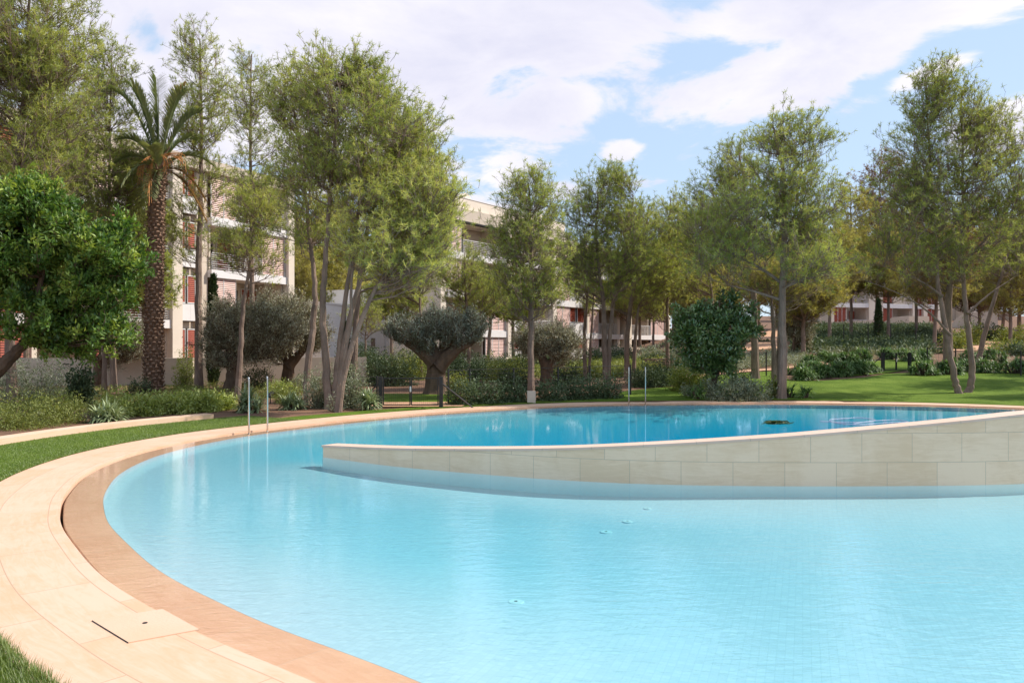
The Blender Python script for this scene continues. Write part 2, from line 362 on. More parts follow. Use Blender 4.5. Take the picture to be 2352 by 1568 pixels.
# wall: body with stone face, coping on top
def wall_mesh(name, d0, d1, z0f, z1f, mat, parent, ext=0):
    w = wl.copy()
    w[0] -= tw[0]*ext
    A = w+nw*d0; B = w+nw*d1; s = np.linspace(0, WLEN, len(w))
    n = len(w); V = []; UV = []
    for P, z, v in ((A, z0f, z0f), (A, z1f, z1f), (B, z1f, z1f+(d1-d0)), (B, z0f, z0f-1)):
        V.append(np.column_stack([P, z])); UV.append(np.column_stack([s, v+.433]))
    i = np.arange(n-1)
    Q = [np.stack([k*n+i, k*n+i+1, kk*n+i+1, kk*n+i], -1) for k, kk in ((0, 1), (1, 2), (2, 3), (3, 0))]
    Q.append(np.array([[0, n, 2*n, 3*n], [n-1, 4*n-1, 3*n-1, 2*n-1]]))
    return mesh_np(name, np.vstack(V), [np.vstack(Q)], mat, parent, uv=np.vstack(UV))
we = empty('pool_wall', (-2.79, 11.75, -.3), 'curved beige stone wall rising out of the pool water and growing taller to the right', 'wall')
wall_mesh('stone_face', 0, .26, np.full(len(wl), -.03), ztop-.03, M['wallstone'], we)
wall_mesh('submerged_base', -.004, .264, np.full(len(wl), -1.6), np.full(len(wl), -.03), M['tilebase'], we, .004)
wall_mesh('coping', -.012, .285, ztop-.03, ztop, M['coping'], we, .02)
# terrain
def axis(lo, hi, near0, near1, step):
    a = list(np.arange(near0, near1+1e-6, step)); s = step; x = near1
    while x < hi: s *= 1.22; x += s; a.append(x)
    s = step; x = near0; pre = []
    while x > lo: s *= 1.22; x -= s; pre.append(x)
    return np.array(pre[::-1]+a)
gx = axis(-900, 900, -30, 60, .6); gy = axis(-300, 1500, -3, 70, .5)
XX, YY = np.meshgrid(gx, gy); P = np.column_stack([XX.ravel(), YY.ravel()])
Z = hgt(P[:, 0], P[:, 1]); near = (np.abs(P[:, 0]-6) < 15) & (np.abs(P[:, 1]-12) < 15)
sd = np.full(len(P), 9.); sd[near] = inside(P[near], .45)
Z = np.where(sd < 0, -2.6, Z-.01)
ny, nx = XX.shape; i = (np.arange(ny-1)[:, None]*nx+np.arange(nx-1)[None]).ravel()
tag(mesh_np('ground', np.column_stack([P, Z]), [np.stack([i, i+1, i+nx+1, i+nx], -1)], M['soil'], None, True), kind='structure')
# lawn strips beside the deck
def sl_index(x, y): return int(np.argmin(((SL-np.array([x, y]))**2).sum(1)))
# order of SL: find direction
iA = sl_index(-1.4, 4.2)      # near camera left
iC = sl_index(-4.0, 17.0)     # by the ladder
iB = sl_index(16.2, 17.5)
seq = lambda a, b: (a, b if b > a else b+NS)
def hz(P): return hgt(P[:, 0], P[:, 1])
a, b = seq(sl_index(-1.9, 4.7), sl_index(-4.0, 17.0))
if b-a > NS/2: a, b = seq(sl_index(-4.0, 17.0), sl_index(-1.9, 4.7))
zf = lambda P: hgt(P[:, 0], P[:, 1])
aa, bb = seq(sl_index(3.0, 1.0), iC)
L = np.arange(aa, bb+1)
tag(strip('lawn', [(DW+.002, .004), (DW+.3, .014), (DW+1.0, .014), (DW+1.78, .014)], M['lawn'], aa, bb, True, zf), kind='structure')
a2, b2 = seq(iC, iB)
tag(strip('lawn', [(DW+.002, .004), (DW+.2, .012), (DW+.4, .016), (DW+.62, .018)], M['lawn'], a2, b2, True, zf), kind='structure')
# low kerb wall
a3, b3 = seq(sl_index(-5.3, 10.6), sl_index(-4.35, 16.2))
kb = strip('low_stone_kerb', [(DW+1.76, -.05), (DW+1.76, .11), (DW+2.02, .12), (DW+2.03, -.05)], M['curb'], a3, b3)
tag(kb, 'low curved pale stone kerb wall between the lawn and the planting bed at left', 'kerb')
bm = bmesh.new(); bm.from_mesh(kb.data); bmesh.ops.holes_fill(bm, edges=[e for e in bm.edges if e.is_boundary]); bm.to_mesh(kb.data); bm.free()
def inpoly(P, poly):
    x, y = P[:, 0], P[:, 1]; r = np.zeros(len(P), bool); n = len(poly)
    for i in range(n):
        (x1, y1), (x2, y2) = poly[i], poly[(i+1) % n]
        c = ((y1 > y) != (y2 > y)) & (x < (x2-x1)*(y-y1)/((y2-y1) or 1e-9)+x1); r ^= c
    return r
def sheet(name, poly, cell, zoff, mat, clip=None):
    "ground sheet over a plan polygon; the outline vertices are snapped to the polygon"
    poly = [tuple(p[:2]) for p in poly]
    A = np.array(poly); x0, y0 = A.min(0); x1, y1 = A.max(0)
    xs = np.arange(x0, x1+cell, cell); ys = np.arange(y0, y1+cell, cell)
    X, Y = np.meshgrid(xs, ys); P = np.column_stack([X.ravel(), Y.ravel()])
    ok = inpoly(P, poly)
    if clip is not None: ok &= inside(P, clip) > 0
    ok = ok.reshape(X.shape); q = ok[:-1, :-1] | ok[1:, 1:] | ok[1:, :-1] | ok[:-1, 1:]
    keep = np.zeros(X.shape, bool); keep[:-1, :-1] |= q; keep[1:, 1:] |= q; keep[1:, :-1] |= q; keep[:-1, 1:] |= q
    out = keep & ~ok
    # snap outline points onto polygon edges
    Pf = P.copy(); idx = np.where(out.ravel())[0]; E0 = A; E1 = np.roll(A, -1, 0)
    for k in idx:
        p = P[k]; d = E1-E0; t = np.clip(((p-E0)*d).sum(1)/((d**2).sum(1)+1e-12), 0, 1); c = E0+d*t[:, None]
        q_ = c[((c-p)**2).sum(1).argmin()]
        if ((q_-p)**2).sum() < 4*cell*cell: Pf[k] = q_
    z = hgt(Pf[:, 0], Pf[:, 1])+zoff
    nx = X.shape[1]; qi = np.argwhere(q); b = qi[:, 0]*nx+qi[:, 1]
    Q = np.stack([b, b+1, b+nx+1, b+nx], -1); u, inv = np.unique(Q, return_inverse=True)
    return tag(mesh_np(name, np.column_stack([Pf, z])[u], [inv.reshape(Q.shape)], mat, None, True), kind='structure')
G = lambda pts: [gp(*p)[:2] for p in pts]
def deckside(x, y, off):
    i = sl_index(x, y); return SL[i]+NRM[i]*off
edge = [SL[k % NS]+NRM[k % NS]*(DW+.45) for k in range(a2+8, b2, 6)]
up = G([(2351,852),(2290,853),(2200,855),(2135,859),(2095,857),(2035,859),(1985,868),(1890,875),(1815,874),(1775,853),(1700,858),(1623,866),(1560,889),(1490,893),(1425,900),(1420,914),(1240,925),(1030,938),(840,946),(640,962)])
right = [np.array([30., 30.]), np.array([26., 20.])]
tag(sheet('lawn', list(edge)+right+up, .14, .02, M['lawn'], DW+.3), kind='structure')
sheet('lawn', G([(1905,850),(1950,838),(2010,830),(2110,822),(2145,828),(2120,845),(2040,857),(1940,866)]), .14, .022, M['lawn'])
sheet('lawn', G([(860,924),(1060,924),(1065,905),(860,905)]), .12, .022, M['lawn'])
sheet('garden_path', G([(850,936),(1060,935),(1090,924),(850,925)]), .12, .026, M['path'])
sheet('garden_path', G([(1590,872),(1623,865),(1775,851),(1900,838),(1925,832),(1905,826),(1870,836),(1775,847),(1620,860),(1580,868)]), .14, .03, M['path'])
sheet('garden_path', G([(1690,808),(1750,803),(1790,800),(1792,758),(1770,757),(1745,772)]), .3, .03, M['path'])
sheet('garden_path', G([(2150,806),(2275,806),(2280,790),(2352,777),(2400,772),(2400,762),(2352,764),(2290,772),(2240,786)]), .2, .03, M['path'])
# ================================================================ plants
def rv(rng, n):
    v = rng.normal(size=(n, 3)); return v/(np.linalg.norm(v, axis=1)[:, None]+1e-9)
def unit(v): return v/(np.linalg.norm(v, axis=-1, keepdims=True)+1e-9)
def needles(rng, base, dirn, n, ln, wd, spread=1.25, back=.07):
    "tufts of thin needles: triangles round each twig end"
    T = len(base); B = np.repeat(base, n, 0); D = np.repeat(dirn, n, 0)
    B = B-D*rng.uniform(0, back, (T*n, 1))
    d = unit(D*.75+rv(rng, T*n)*spread); L = ln*rng.uniform(.7, 1.25, (T*n, 1))
    s = unit(np.cross(d, rv(rng, T*n)))*wd*.5
    V = np.stack([B-s, B+s, B+d*L+s*.4, B+d*L-s*.4], 1).reshape(-1, 3)
    Q = np.arange(T*n*4).reshape(-1, 4)
    return V, Q
def leaves(rng, base, dirn, n, ln, wd, spread=1.0, back=.2, up=.3, jit=.05):
    "clusters of folded rhombic leaves"
    T = len(base); B = np.repeat(base, n, 0); D = np.repeat(dirn, n, 0)
    B = B-D*rng.uniform(0, back, (T*n, 1))+rng.normal(size=(T*n, 3))*jit
    d = unit(D*.6+rv(rng, T*n)*spread+np.array([0, 0, up])); L = ln*rng.uniform(.6, 1.3, (T*n, 1))
    s = unit(np.cross(d, rv(rng, T*n)+np.array([0, 0, 1.2]))); nn = np.cross(s, d); w_ = wd*rng.uniform(.7, 1.3, (T*n, 1))*.5
    V = np.stack([B, B+d*L*.45+s*w_+nn*w_*.3, B+d*L, B+d*L*.45-s*w_+nn*w_*.3], 1).reshape(-1, 3)
    return V, np.arange(T*n*4).reshape(-1, 4)
def bez(p0, p1, p2, n):
    t = np.linspace(0, 1, n)[:, None]; return (1-t)**2*p0+2*t*(1-t)*p1+t*t*p2
def smooth_line(P, per=6): return catmull(np.array(P, float), per, False)
def tree(label, cat, stems, blobs, seed, kind='pine', nprim=70, leafmat='needle', bark='bark', r0=.12, group=None, name='pine_tree',
         sub=2.1, subl=.95, tw=5, nn=15, ln=.115, wd=.0125, rise=.5, ups=.45, tintb=0.0, base_z=None, kinks=.0, twl=.28):
    """stems: polylines of world points, thick end first; blobs: (centre, radii, weight) ellipsoids the crown fills"""
    rng = np.random.default_rng(seed)
    bz = stems[0][0]
    root = empty(name, bz, label, cat, group)
    tb = MB(); st = []
    for k, s in enumerate(stems):
        P = smooth_line(s, 7); n = len(P)
        P[4:-1] += rng.normal(size=(n-5, 3))*.012*np.array([1, 1, 0])
        rr = s_r = (r0*(1.0 if k == 0 else .8 if s[0][2] < stems[0][0][2]+1.2 else .36))*np.linspace(1, .13, n)**.9
        rr[0] *= 1.25; rr[1] *= 1.1; nprim_ = nprim
        rr *= .88; tb.tube(P, rr, 9); st.append((P, rr))
    w = np.array([b[2] for b in blobs], float); w /= w.sum()
    S0, S1, SR = [], [], []
    for i in range(nprim):
        c, r, _ = blobs[rng.choice(len(blobs), p=w)]
        u = rv(rng, 1)[0]; q = rng.uniform(.25, 1)**.45
        tip = np.array(c)+u*q*np.array(r)
        best = None
        for P, rr in st:
            hd = np.hypot(*(P[:, :2]-tip[:2]).T); za = tip[2]-rise*rng.uniform(.5, 1.4)*hd
            k = np.argmin(np.abs(P[:, 2]-za)+.3*hd); k = max(k, int(len(P)*.22))
            L = np.linalg.norm(P[k]-tip)
            if best is None or L < best[0]: best = (L, P[k], rr[k])
        L, p0, rs = best
        if L < .15: continue
        mid = p0+(tip-p0)*.5+np.array([0, 0, -.10*L])+rng.normal(size=3)*.05*L
        n = max(4, int(L/.35)+2); P = bez(p0, mid, tip, n); P[1:-1] += rng.normal(size=(n-2, 3))*.02*L**.5
        rb = min(rs*.75, .010+.0085*L); tb.tube(P, np.linspace(rb, .006, n), 5, False)
        ns = max(4, int((L*.75+.6)*sub*1.6+2)); t = rng.uniform(max(.12, 1-2.6/L), 1, ns); t[0] = 1
        k = t*(n-1); i0 = np.minimum(k.astype(int), n-2); B = P[i0]+(P[i0+1]-P[i0])*(k-i0)[:, None]
        T = unit(P[i0+1]-P[i0])
        d = unit(T*.75+rv(rng, ns)*.75+np.array([0, 0, ups]))
        l = subl*rng.uniform(.45, 1.15, (ns, 1))*(1.0 if L > 1.2 else .6+.33*L)
        S0.append(B); S1.append(B+d*l); SR.append(np.full(ns, .006+.002*min(L, 3)))
    S0 = np.vstack(S0); S1 = np.vstack(S1); SR = np.concatenate(SR)
    mid = (S0+S1)/2+rng.normal(size=S0.shape)*.03
    tb.segs(S0, mid, SR, SR*.7); tb.segs(mid, S1, SR*.7, SR*.35)
    n = len(S0); t = rng.uniform(.25, 1, (n, tw)); t[:, 0] = 1
    d0 = unit(S1-S0); B = (S0[:, None]+(S1-S0)[:, None]*t[..., None]).reshape(-1, 3); D = np.repeat(d0, tw, 0)
    d = unit(D*.7+rv(rng, n*tw)*.65+np.array([0, 0, ups*1.2])); l = twl*rng.uniform(.5, 1.2, (n*tw, 1)); E = B+d*l
    tb.segs(B, E, .0055, .0035)
    tb.build('trunk', M[bark], root)
    if kind == 'pine': V, Q = needles(rng, E, d, nn, ln, wd)
    else: V, Q = leaves(rng, E, d, nn, ln, wd, back=twl*1.2)
    tt = np.clip(np.repeat(np.repeat(rng.normal(.5+tintb, .2, n), tw)+rng.normal(0, .10, n*tw), nn)+rng.normal(0, .05, len(E)*nn), 0, 1)
    mesh_np('crown', V, [Q], M[leafmat], root, False, np.repeat(tt, 4))
    return root
def bush(label, cat, c, r, seed, n=2600, leafmat='darkbush', ln=.06, wd=.03, name='shrub', group=None, kind='leaf', clump=.25, up=.4, stems=8, tintb=0.0, shell=.4, nl=6, rag=.16, low=.15):
    """c: centre of the base, r: (rx, ry, height). Leaf clusters over and inside an uneven dome"""
    rng = np.random.default_rng(seed); c = np.array(c, float); r = np.array(r, float)
    root = empty(name, c, label, cat, group)
    ncl = max(5, int(9*clump*8)); cd = rv(rng, ncl); cd[:, 2] = np.abs(cd[:, 2]); ca = rng.uniform(-.28, .28, ncl)
    m = max(30, n//nl); u = rv(rng, m); u[:, 2] = np.abs(u[:, 2])*1.0-low; u = unit(u); uz = np.sign(u[:, 2])*np.abs(u[:, 2])**.62; hz_n = np.hypot(u[:, 0], u[:, 1])[:, None]; u = np.column_stack([u[:, :2]/(hz_n+1e-6)*hz_n**.75, uz])
    f = 1+(np.exp(-((u[:, None]-cd[None])**2).sum(-1)/.12)*ca[None]).sum(1)+rng.normal(0, rag*.5, m)
    q = rng.uniform(0, 1, m)**shell
    P = c+u*np.array([1, 1, 1.0])*r*(f*q)[:, None]; P[:, 2] = np.maximum(P[:, 2], c[2]+.02)
    d = unit(u+np.array([0, 0, up]))
    sb = MB(); k = min(m, stems*4); j = rng.choice(m, k, replace=False)
    b0 = c+np.column_stack([rng.normal(0, .12*r[0], k), rng.normal(0, .12*r[1], k), np.full(k, -.03)]); md = (b0+P[j])/2+rng.normal(size=(k, 3))*.04
    sb.segs(b0, md, .012, .008); sb.segs(md, P[j], .008, .003); sb.build('stems', M['barkdark'], root)
    if kind == 'leaf': V, Q = leaves(rng, P, d, nl, ln, wd, back=ln*.8, jit=ln*.6)
    else: V, Q = needles(rng, P, d, nl, ln, wd, .7, ln)
    tt = np.clip(np.repeat(rng.normal(.45+tintb, .18, m), nl)+rng.normal(0, .10, m*nl), 0, 1)
    mesh_np('foliage', V, [Q], M[leafmat], root, False, np.repeat(tt, 4)); return root
def blades(rng, roots, dirs, ln, wd, droop, seg=4, fold=.25):
    "arching strap leaves, tapering to a point"
    n = len(roots); ln = np.broadcast_to(ln, (n,))[:, None]; dirs = unit(dirs); s = unit(np.cross(dirs, [0, 0, 1.])); P = roots.copy(); d = dirs.copy(); V = []
    for k in range(seg+1):
        t = k/seg; wv = wd*(1-t**1.8)*(.75+.5*t if t < .5 else 1)*.5
        V.append(P-s*wv); V.append(P+s*wv); P = P+d*ln/seg; d = unit(d+np.array([0, 0, -droop])/seg*(1+t))
    V = np.stack(V, 1).reshape(-1, 3); b = np.arange(n)[:, None]*(2*seg+2)
    Q = np.concatenate([b+np.array([[2*k, 2*k+1, 2*k+3, 2*k+2]]) for k in range(seg)])
    return V, Q
def rosettes(label, cat, c, rx, ry, h, seed, nros=10, nbl=26, ln=.38, wd=.05, leafmat='aloe', droop=.9, name='aloe', group=None, spread=1.2, tintb=0):
    rng = np.random.default_rng(seed); c = np.array(c, float); root = empty(name, c, label, cat, group); RT, DR, LN = [], [], []
    sb = MB()
    for i in range(nros):
        u = rv(rng, 1)[0]; u[2] = abs(u[2]); q = rng.uniform(.2, 1)**.4
        p = c+u*np.array([rx, ry, h*.95])*q*.85; p[2] = max(p[2], c[2]+.03)
        sb.segs([c+np.array([u[0]*rx*.25, u[1]*ry*.25, -.03])], [p], .035, .03)
        ax = unit(u*np.array([1, 1, .4])*.6+np.array([0, 0, 1.]))
        d = unit(rv(rng, nbl)*spread+ax*.9); d[:, 2] = np.maximum(d[:, 2], -.15)
        RT.append(np.repeat(p[None], nbl, 0)); DR.append(d); LN.append(ln*rng.uniform(.65, 1.15, nbl))
    V, Q = blades(rng, np.vstack(RT), np.vstack(DR), np.concatenate(LN), wd, droop)
    sb.build('stems', M['barkdark'], root)
    tt = np.repeat(np.clip(rng.normal(.5+tintb, .2, nros*nbl), 0, 1), 10)
    mesh_np('leaves', V, [Q], M[leafmat], root, False, tt); return root
# ================================================================ buildings
class Facade:
    def __init__(s, p0, p1, zb):
        s.o = np.array([*p0, 0.]); d = np.array([*p1, 0.])-s.o; s.len = np.linalg.norm(d); s.u = d/s.len; s.n = np.array([s.u[1], -s.u[0], 0.]); s.zb = zb
        if s.n[1] > 0: s.n = -s.n
    def U(s, px):
        "distance along the facade seen at picture column px"
        a = (px-CXP)/F; return (a*s.o[1]-s.o[0])/(s.u[0]-a*s.u[1])
    def fr(s, V):
        return s.o+V[:, :1]*s.u+V[:, 1:2]*s.n+V[:, 2:3]*np.array([0, 0, 1.])
    def box(s, mb, u0, u1, d0, d1, z0, z1): mb.box((u0, d0, z0), (u1, d1, z1), s.fr)
def shutter(fa, root, u0, u1, z0, z1, d, lit, cols=2, gap=.11, name='slatted_shutter'):
    "sliding shutter: frame with rows of real slats"
    mb = MB(); fb = MB(); n = max(3, int((z1-z0-.08)/gap)); t = .035
    for i in range(n):
        z = z0+.05+(i+.5)*(z1-z0-.1)/n; h = (z1-z0-.1)/n*.36
        V = np.array([[u0+t, d-.02, z-h], [u1-t, d-.02, z-h], [u1-t, d+.005, z-h], [u0+t, d+.005, z-h], [u0+t, d-.055, z+h], [u1-t, d-.055, z+h], [u1-t, d-.03, z+h], [u0+t, d-.03, z+h]])
        mb.add(fa.fr(V), [[0,3,2,1],[4,5,6,7],[0,1,5,4],[1,2,6,5],[2,3,7,6],[3,0,4,7]])
    sh = mb.build(name, M['slatlit' if lit else 'slat'], root)  # lit picks the slat colour that has sunlight painted in
    for k in range(cols+1):
        u = u0+(u1-u0)*k/cols; a = max(u0, u-t*.7); b = min(u1, u+t*.7); fa.box(fb, a, b, d-.07, d+.012, z0, z1)
    fa.box(fb, u0, u1, d-.068, d+.014, z0-.01, z0+.05); fa.box(fb, u0, u1, d-.068, d+.014, z1-.05, z1+.01)
    fb.build('shutter_frame', M['metal'], sh)
def railing(fa, root, u0, u1, z, d, h=1.0, n=8):
    mb = MB()
    for i in range(n):
        zz = z+.1+i*(h-.1)/(n-1); r = .022 if i == n-1 else .012; fa.box(mb, u0, u1, d-r, d+r, zz-r, zz+r)
    m = max(2, int((u1-u0)/1.1)+1)
    for u in np.linspace(u0+.02, u1-.02, m): fa.box(mb, u-.015, u+.015, d-.05, d-.026, z, z+h-.03)
    mb.build('balcony_railing', M['metal'], root)
def balcony(fa, root, u0, u1, z0, z1, d, rail=True, depth=2.2, red=True, solid=None):
    "loggia: recessed back wall with door and glass, side walls, railing"
    b = MB(); fa.box(b, u0, u1, -depth-.1, -depth, z0, z1); fa.box(b, u0-.002, u0+.12, -depth, -.05, z0, z1); fa.box(b, u1-.12, u1+.002, -depth, -.05, z0, z1); b.build('loggia_wall', M['beige'], root)
    w = (u1-u0); g = MB(); fa.box(g, u0+w*.08+.1, u0+w*.55, -depth, -depth+.03, z0+.02, z1-.45)
    wi = g.build('window', M['glass'], root)
    f = MB()
    for u in (u0+w*.08+.1, u0+w*.31, u0+w*.55-.06): fa.box(f, u, u+.06, -depth+.03, -depth+.07, z0+.02, z1-.45)
    fa.box(f, u0+w*.08+.1, u0+w*.55, -depth+.031, -depth+.068, z1-.50, z1-.44); f.build('window_frame', M['dark'], wi)
    if red: shutter(fa, root, u0+w*.62, u1-.2, z0+.05, z1-.3, -depth+.12, False, 1)
    if rail: railing(fa, root, u0+.03, u1-.03, z0, d-.08)
    if solid: s = MB(); fa.box(s, u0, u1, d-.12, d-.02, z0, z0+solid); s.build('balcony_parapet', M['beige'], root)
def fascia(fa, root, u0, u1, z0, z1, d, mat='white'):
    b = MB(); u = u0
    while u < u1-.05:
        e = min(u+2.4, u1); fa.box(b, u+.006, e-.006, d-.06, d, z0, z1); u = e
    fa.box(b, u0, u1, -.3, d-.064, z0+.01, z1-.01); b.build('floor_fascia', M[mat], root, bevel=0)
def pillar(fa, root, u0, u1, z0, z1, d0, d1, mat='wallpale'):
    b = MB(); fa.box(b, u0, u1, d0, d1, z0, z1); b.build('pillar', M[mat], root)
def panelwin(fa, root, u0, u1, z0, z1, d):
    "pale parapet panels below, red shutter beside a dark slatted window above"
    b = MB(); m = (u0+u1)/2; fa.box(b, u0+.01, m+.1, d-.1, d, z0, z0+.95); fa.box(b, m+.11, u1-.01, d-.1, d-.004, z0, z0+.95); b.build('parapet_panel', M['white'], root)
    shutter(fa, root, u0+.03, u0+(u1-u0)*.36, z0+1.0, z1, d-.1, False, 1)
    shutter(fa, root, u0+(u1-u0)*.52, u1-.05, z0+1.0, z1, d-.16, False, 1)
    g = MB(); fa.box(g, u0+.02, u1-.02, -.5, -.42, z0+.9, z1); g.build('window', M['glass'], root)
def mass(fa, root, u0, u1, z0, z1, dep=9, d=-2.35, mat='beige', name='wall'):
    b = MB(); fa.box(b, u0, u1, -dep, d, z0, z1); return b.build(name, M[mat], root)
# ---- left building
fa = Facade((-20.8, 41.0), (-14.8, 53.0), .3); U = fa.U
rt = empty('apartment_building', fa.o, 'four-storey cream apartment building with red slatted shutters behind the palm and pines at left', 'apartment building')
u0, u1 = U(-60), U(664)
mass(fa, rt, u0, u1-.02, 0, 12.1, 10)
sb = MB()
levels = [2.62, 5.68, 8.74, 11.8]
for z in levels: fa.box(sb, u0, u1-.04, -2.4, -.28, z+.03, z+.40)
sb.build('floor_slab', M['beige'], rt)
for z in levels[:3]:
    fascia(fa, rt, u0, U(385), z, z+.46, .28); fascia(fa, rt, U(478), U(652), z, z+.46, .28)
fascia(fa, rt, u0-.2, u1+.1, 11.8, 12.5, .35, 'beige')
for a, b, pr in ((385, 408, .4), (652, 665, .42), (200, 206, .1), (62, 74, .35)): pillar(fa, rt, U(a), U(b), 0, 11.8, -2.3, pr)
pillar(fa, rt, U(452), U(478), 0, 11.8, -1.2, -.05, 'wallcream')
for k in range(4):
    z0 = ([0]+[l+.46 for l in levels])[k]; z1 = levels[k]
    balcony(fa, rt, U(272), U(385), z0, z1, .26, rail=k > 0)
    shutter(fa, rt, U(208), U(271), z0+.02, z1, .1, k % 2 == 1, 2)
    balcony(fa, rt, U(76), U(199), z0, z1, .26, rail=k > 0, red=False)
    shutter(fa, rt, U(-40), U(60), z0+.02, z1, .1, False, 3)
    panelwin(fa, rt, U(410), U(451), z0+(0 if k else -.3), z1, .12)
    if k % 2 == 1 or k == 0:
        shutter(fa, rt, U(481), U(538), z0+.02, z1, .14, True, 2); balcony(fa, rt, U(540), U(650), z0, z1, .26, rail=k > 0)
    else:
        balcony(fa, rt, U(481), U(596), z0, z1, .26, rail=True, red=True); shutter(fa, rt, U(598), U(650), z0+.02, z1, .14, True, 2)
# ---- middle building
fa = Facade((-5.4, 57.1), (16.4, 89.0), .5); U = fa.U
rt = empty('apartment_building', fa.o, 'four-storey cream apartment building in the middle with a tall roof parapet and white balcony railings', 'apartment building')
u0, u1 = U(1022), U(1532)
mass(fa, rt, u0+.3, u1-.02, .3, 10.9, 5)
sb = MB()
levels = [2.35, 5.2, 8.1, 10.9]
for z in levels: fa.box(sb, u0, u1-.04, -2.4, -.28, z+.03, z+.45)
sb.build('floor_slab', M['beige'], rt)
for z in levels[:3]: fascia(fa, rt, u0, U(1166), z, z+.48, .28); fascia(fa, rt, U(1198), u1, z, z+.48, .28)
b = MB(); fa.box(b, u0-.15, U(1300), -5.2, .35, 10.95, 11.85); b.build('roof_fascia', M['beige'], rt)
b = MB(); fa.box(b, u0+.05, U(1300), -5, -.1, 11.852, 12.75); b.build('roof_parapet', M['wallpale'], rt)
b = MB(); fa.box(b, u0+.02, U(1300), -5.1, -.06, 12.752, 12.80); b.build('parapet_cap', M['white'], rt)
b = MB(); fa.box(b, u0-.1, U(1300), -.2, .36, 10.86, 10.946); b.build('eave_strip', M['dark'], rt)
for a, b_, pr in ((1010, 1022, .1), (1158, 1166, .4), (1262, 1270, .4), (1345, 1349, .2), (1414, 1420, .2), (1428, 1442, .45), (1524, 1532, .4)): pillar(fa, rt, U(a), U(b_), .3, 10.9, -2.3, pr)
for k in range(4):
    z0 = ([.4]+[l+.48 for l in levels])[k]; z1 = levels[k]
    if k == 3 or k == 2:
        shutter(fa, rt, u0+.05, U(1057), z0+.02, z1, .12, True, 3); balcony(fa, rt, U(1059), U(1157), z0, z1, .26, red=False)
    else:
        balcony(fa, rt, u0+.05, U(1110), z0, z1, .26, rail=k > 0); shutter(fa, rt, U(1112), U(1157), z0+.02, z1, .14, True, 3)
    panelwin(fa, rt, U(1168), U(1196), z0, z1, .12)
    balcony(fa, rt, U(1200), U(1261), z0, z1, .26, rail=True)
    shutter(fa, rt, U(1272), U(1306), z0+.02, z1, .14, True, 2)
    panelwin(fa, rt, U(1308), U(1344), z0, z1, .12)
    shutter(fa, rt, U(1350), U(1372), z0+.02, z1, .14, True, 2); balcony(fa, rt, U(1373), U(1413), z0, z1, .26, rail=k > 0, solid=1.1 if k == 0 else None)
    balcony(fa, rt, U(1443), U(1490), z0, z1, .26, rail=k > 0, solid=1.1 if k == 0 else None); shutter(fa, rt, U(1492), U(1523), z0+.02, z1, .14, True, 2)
# end wall turning away to the left
b = MB(); fa.box(b, u0-.5, u0+.28, -5, -.1, .3, 10.9); b.build('end_wall', M['wallpale'], rt)
# rounded roof fins
for pxa, pxb in ((1078, 1132), (1262, 1292)):
    ua, ub = U(pxa), U(pxb); q = [(ua, 12.8), (ub, 12.8)]+[(ub-.9+.9*math.cos(t), 12.85+.95*math.sin(t)) for t in np.linspace(0, math.pi/2, 8)]
    h = len(q); V = np.array([[u, -2.0, z] for u, z in q]+[[u, -5.0, z] for u, z in q]); me_ = MB()
    me_.add(fa.fr(V), [[i, (i+1) % h, h+(i+1) % h, h+i] for i in range(h)], [[0, i, i+1] for i in range(1, h-1)]+[[h, h+i+1, h+i] for i in range(1, h-1)]); me_.build('roof_fin', M['wallpale'], rt)
# antenna
p = W(1028, 443, 58.5); an = empty('roof_antenna', p, 'thin grey television antenna on the roof parapet of the middle building', 'antenna')
mb = MB(); mb.tube([p+[0, 0, -.1], p+[0, 0, 1.1]], .02, 5)
mb.build('mast', M['steel'], an); mb = MB()
for s in (-1, 1):
    mb.tube([p+[s*.02, 0, .8], p+[s*.34, 0, .85]], .015, 4)
    for k in (.2, .34): mb.tube([p+[s*k, 0, .62], p+[s*(k+.04), 0, 1.12]], .02, 4)
mb.tube([p+[-.2, 0, .35], p+[.2, 0, .35]], .012, 4); mb.build('aerial_arms', M['steel'], an)
# white gable block between left and middle buildings
D = 60
def block(name, lab, cat, x0, D0, x1, D1, zt, zb, dep, mat, win=()):
    fb = Facade(W(x0, 0, D0)[:2], W(x1, 0, D1)[:2], zb); r = empty(name, (*fb.o[:2], zb), lab, cat); L = fb.len
    m_ = MB(); fb.box(m_, 0, L, -dep, 0, zb, zt); m_.build('wall', M[mat], r)
    m_ = MB(); fb.box(m_, -.05, L+.05, -dep-.05, .05, zt, zt+.12); m_.build('roof_edge', M['white'], r)
    for a, b, z0, z1 in win:
        g = MB(); fb.box(g, L*a, L*b, -.1, .02, z0, z1); wo_ = g.build('window', M['glass'], r)
        g = MB(); fb.box(g, L*a-.06, L*b+.06, .022, .07, z0-.08, z0); g.build('sill', M['white'], wo_)
block('gable_block', 'plain white low building wing seen between the big pine clump and the flat-topped olive', 'building', 738, 57, 884, 68, 4.7, .2, 7, 'white', [(.75, .82, 1.6, 2.3), (.42, .52, 3.4, 4.4)])
block('gable_block', 'pale building wing behind the flat-topped olive, set back beside the middle apartments', 'building', 886, 68, 1006, 80, 6.4, .2, 7, 'white', [(.2, .5, 3.6, 4.8)])
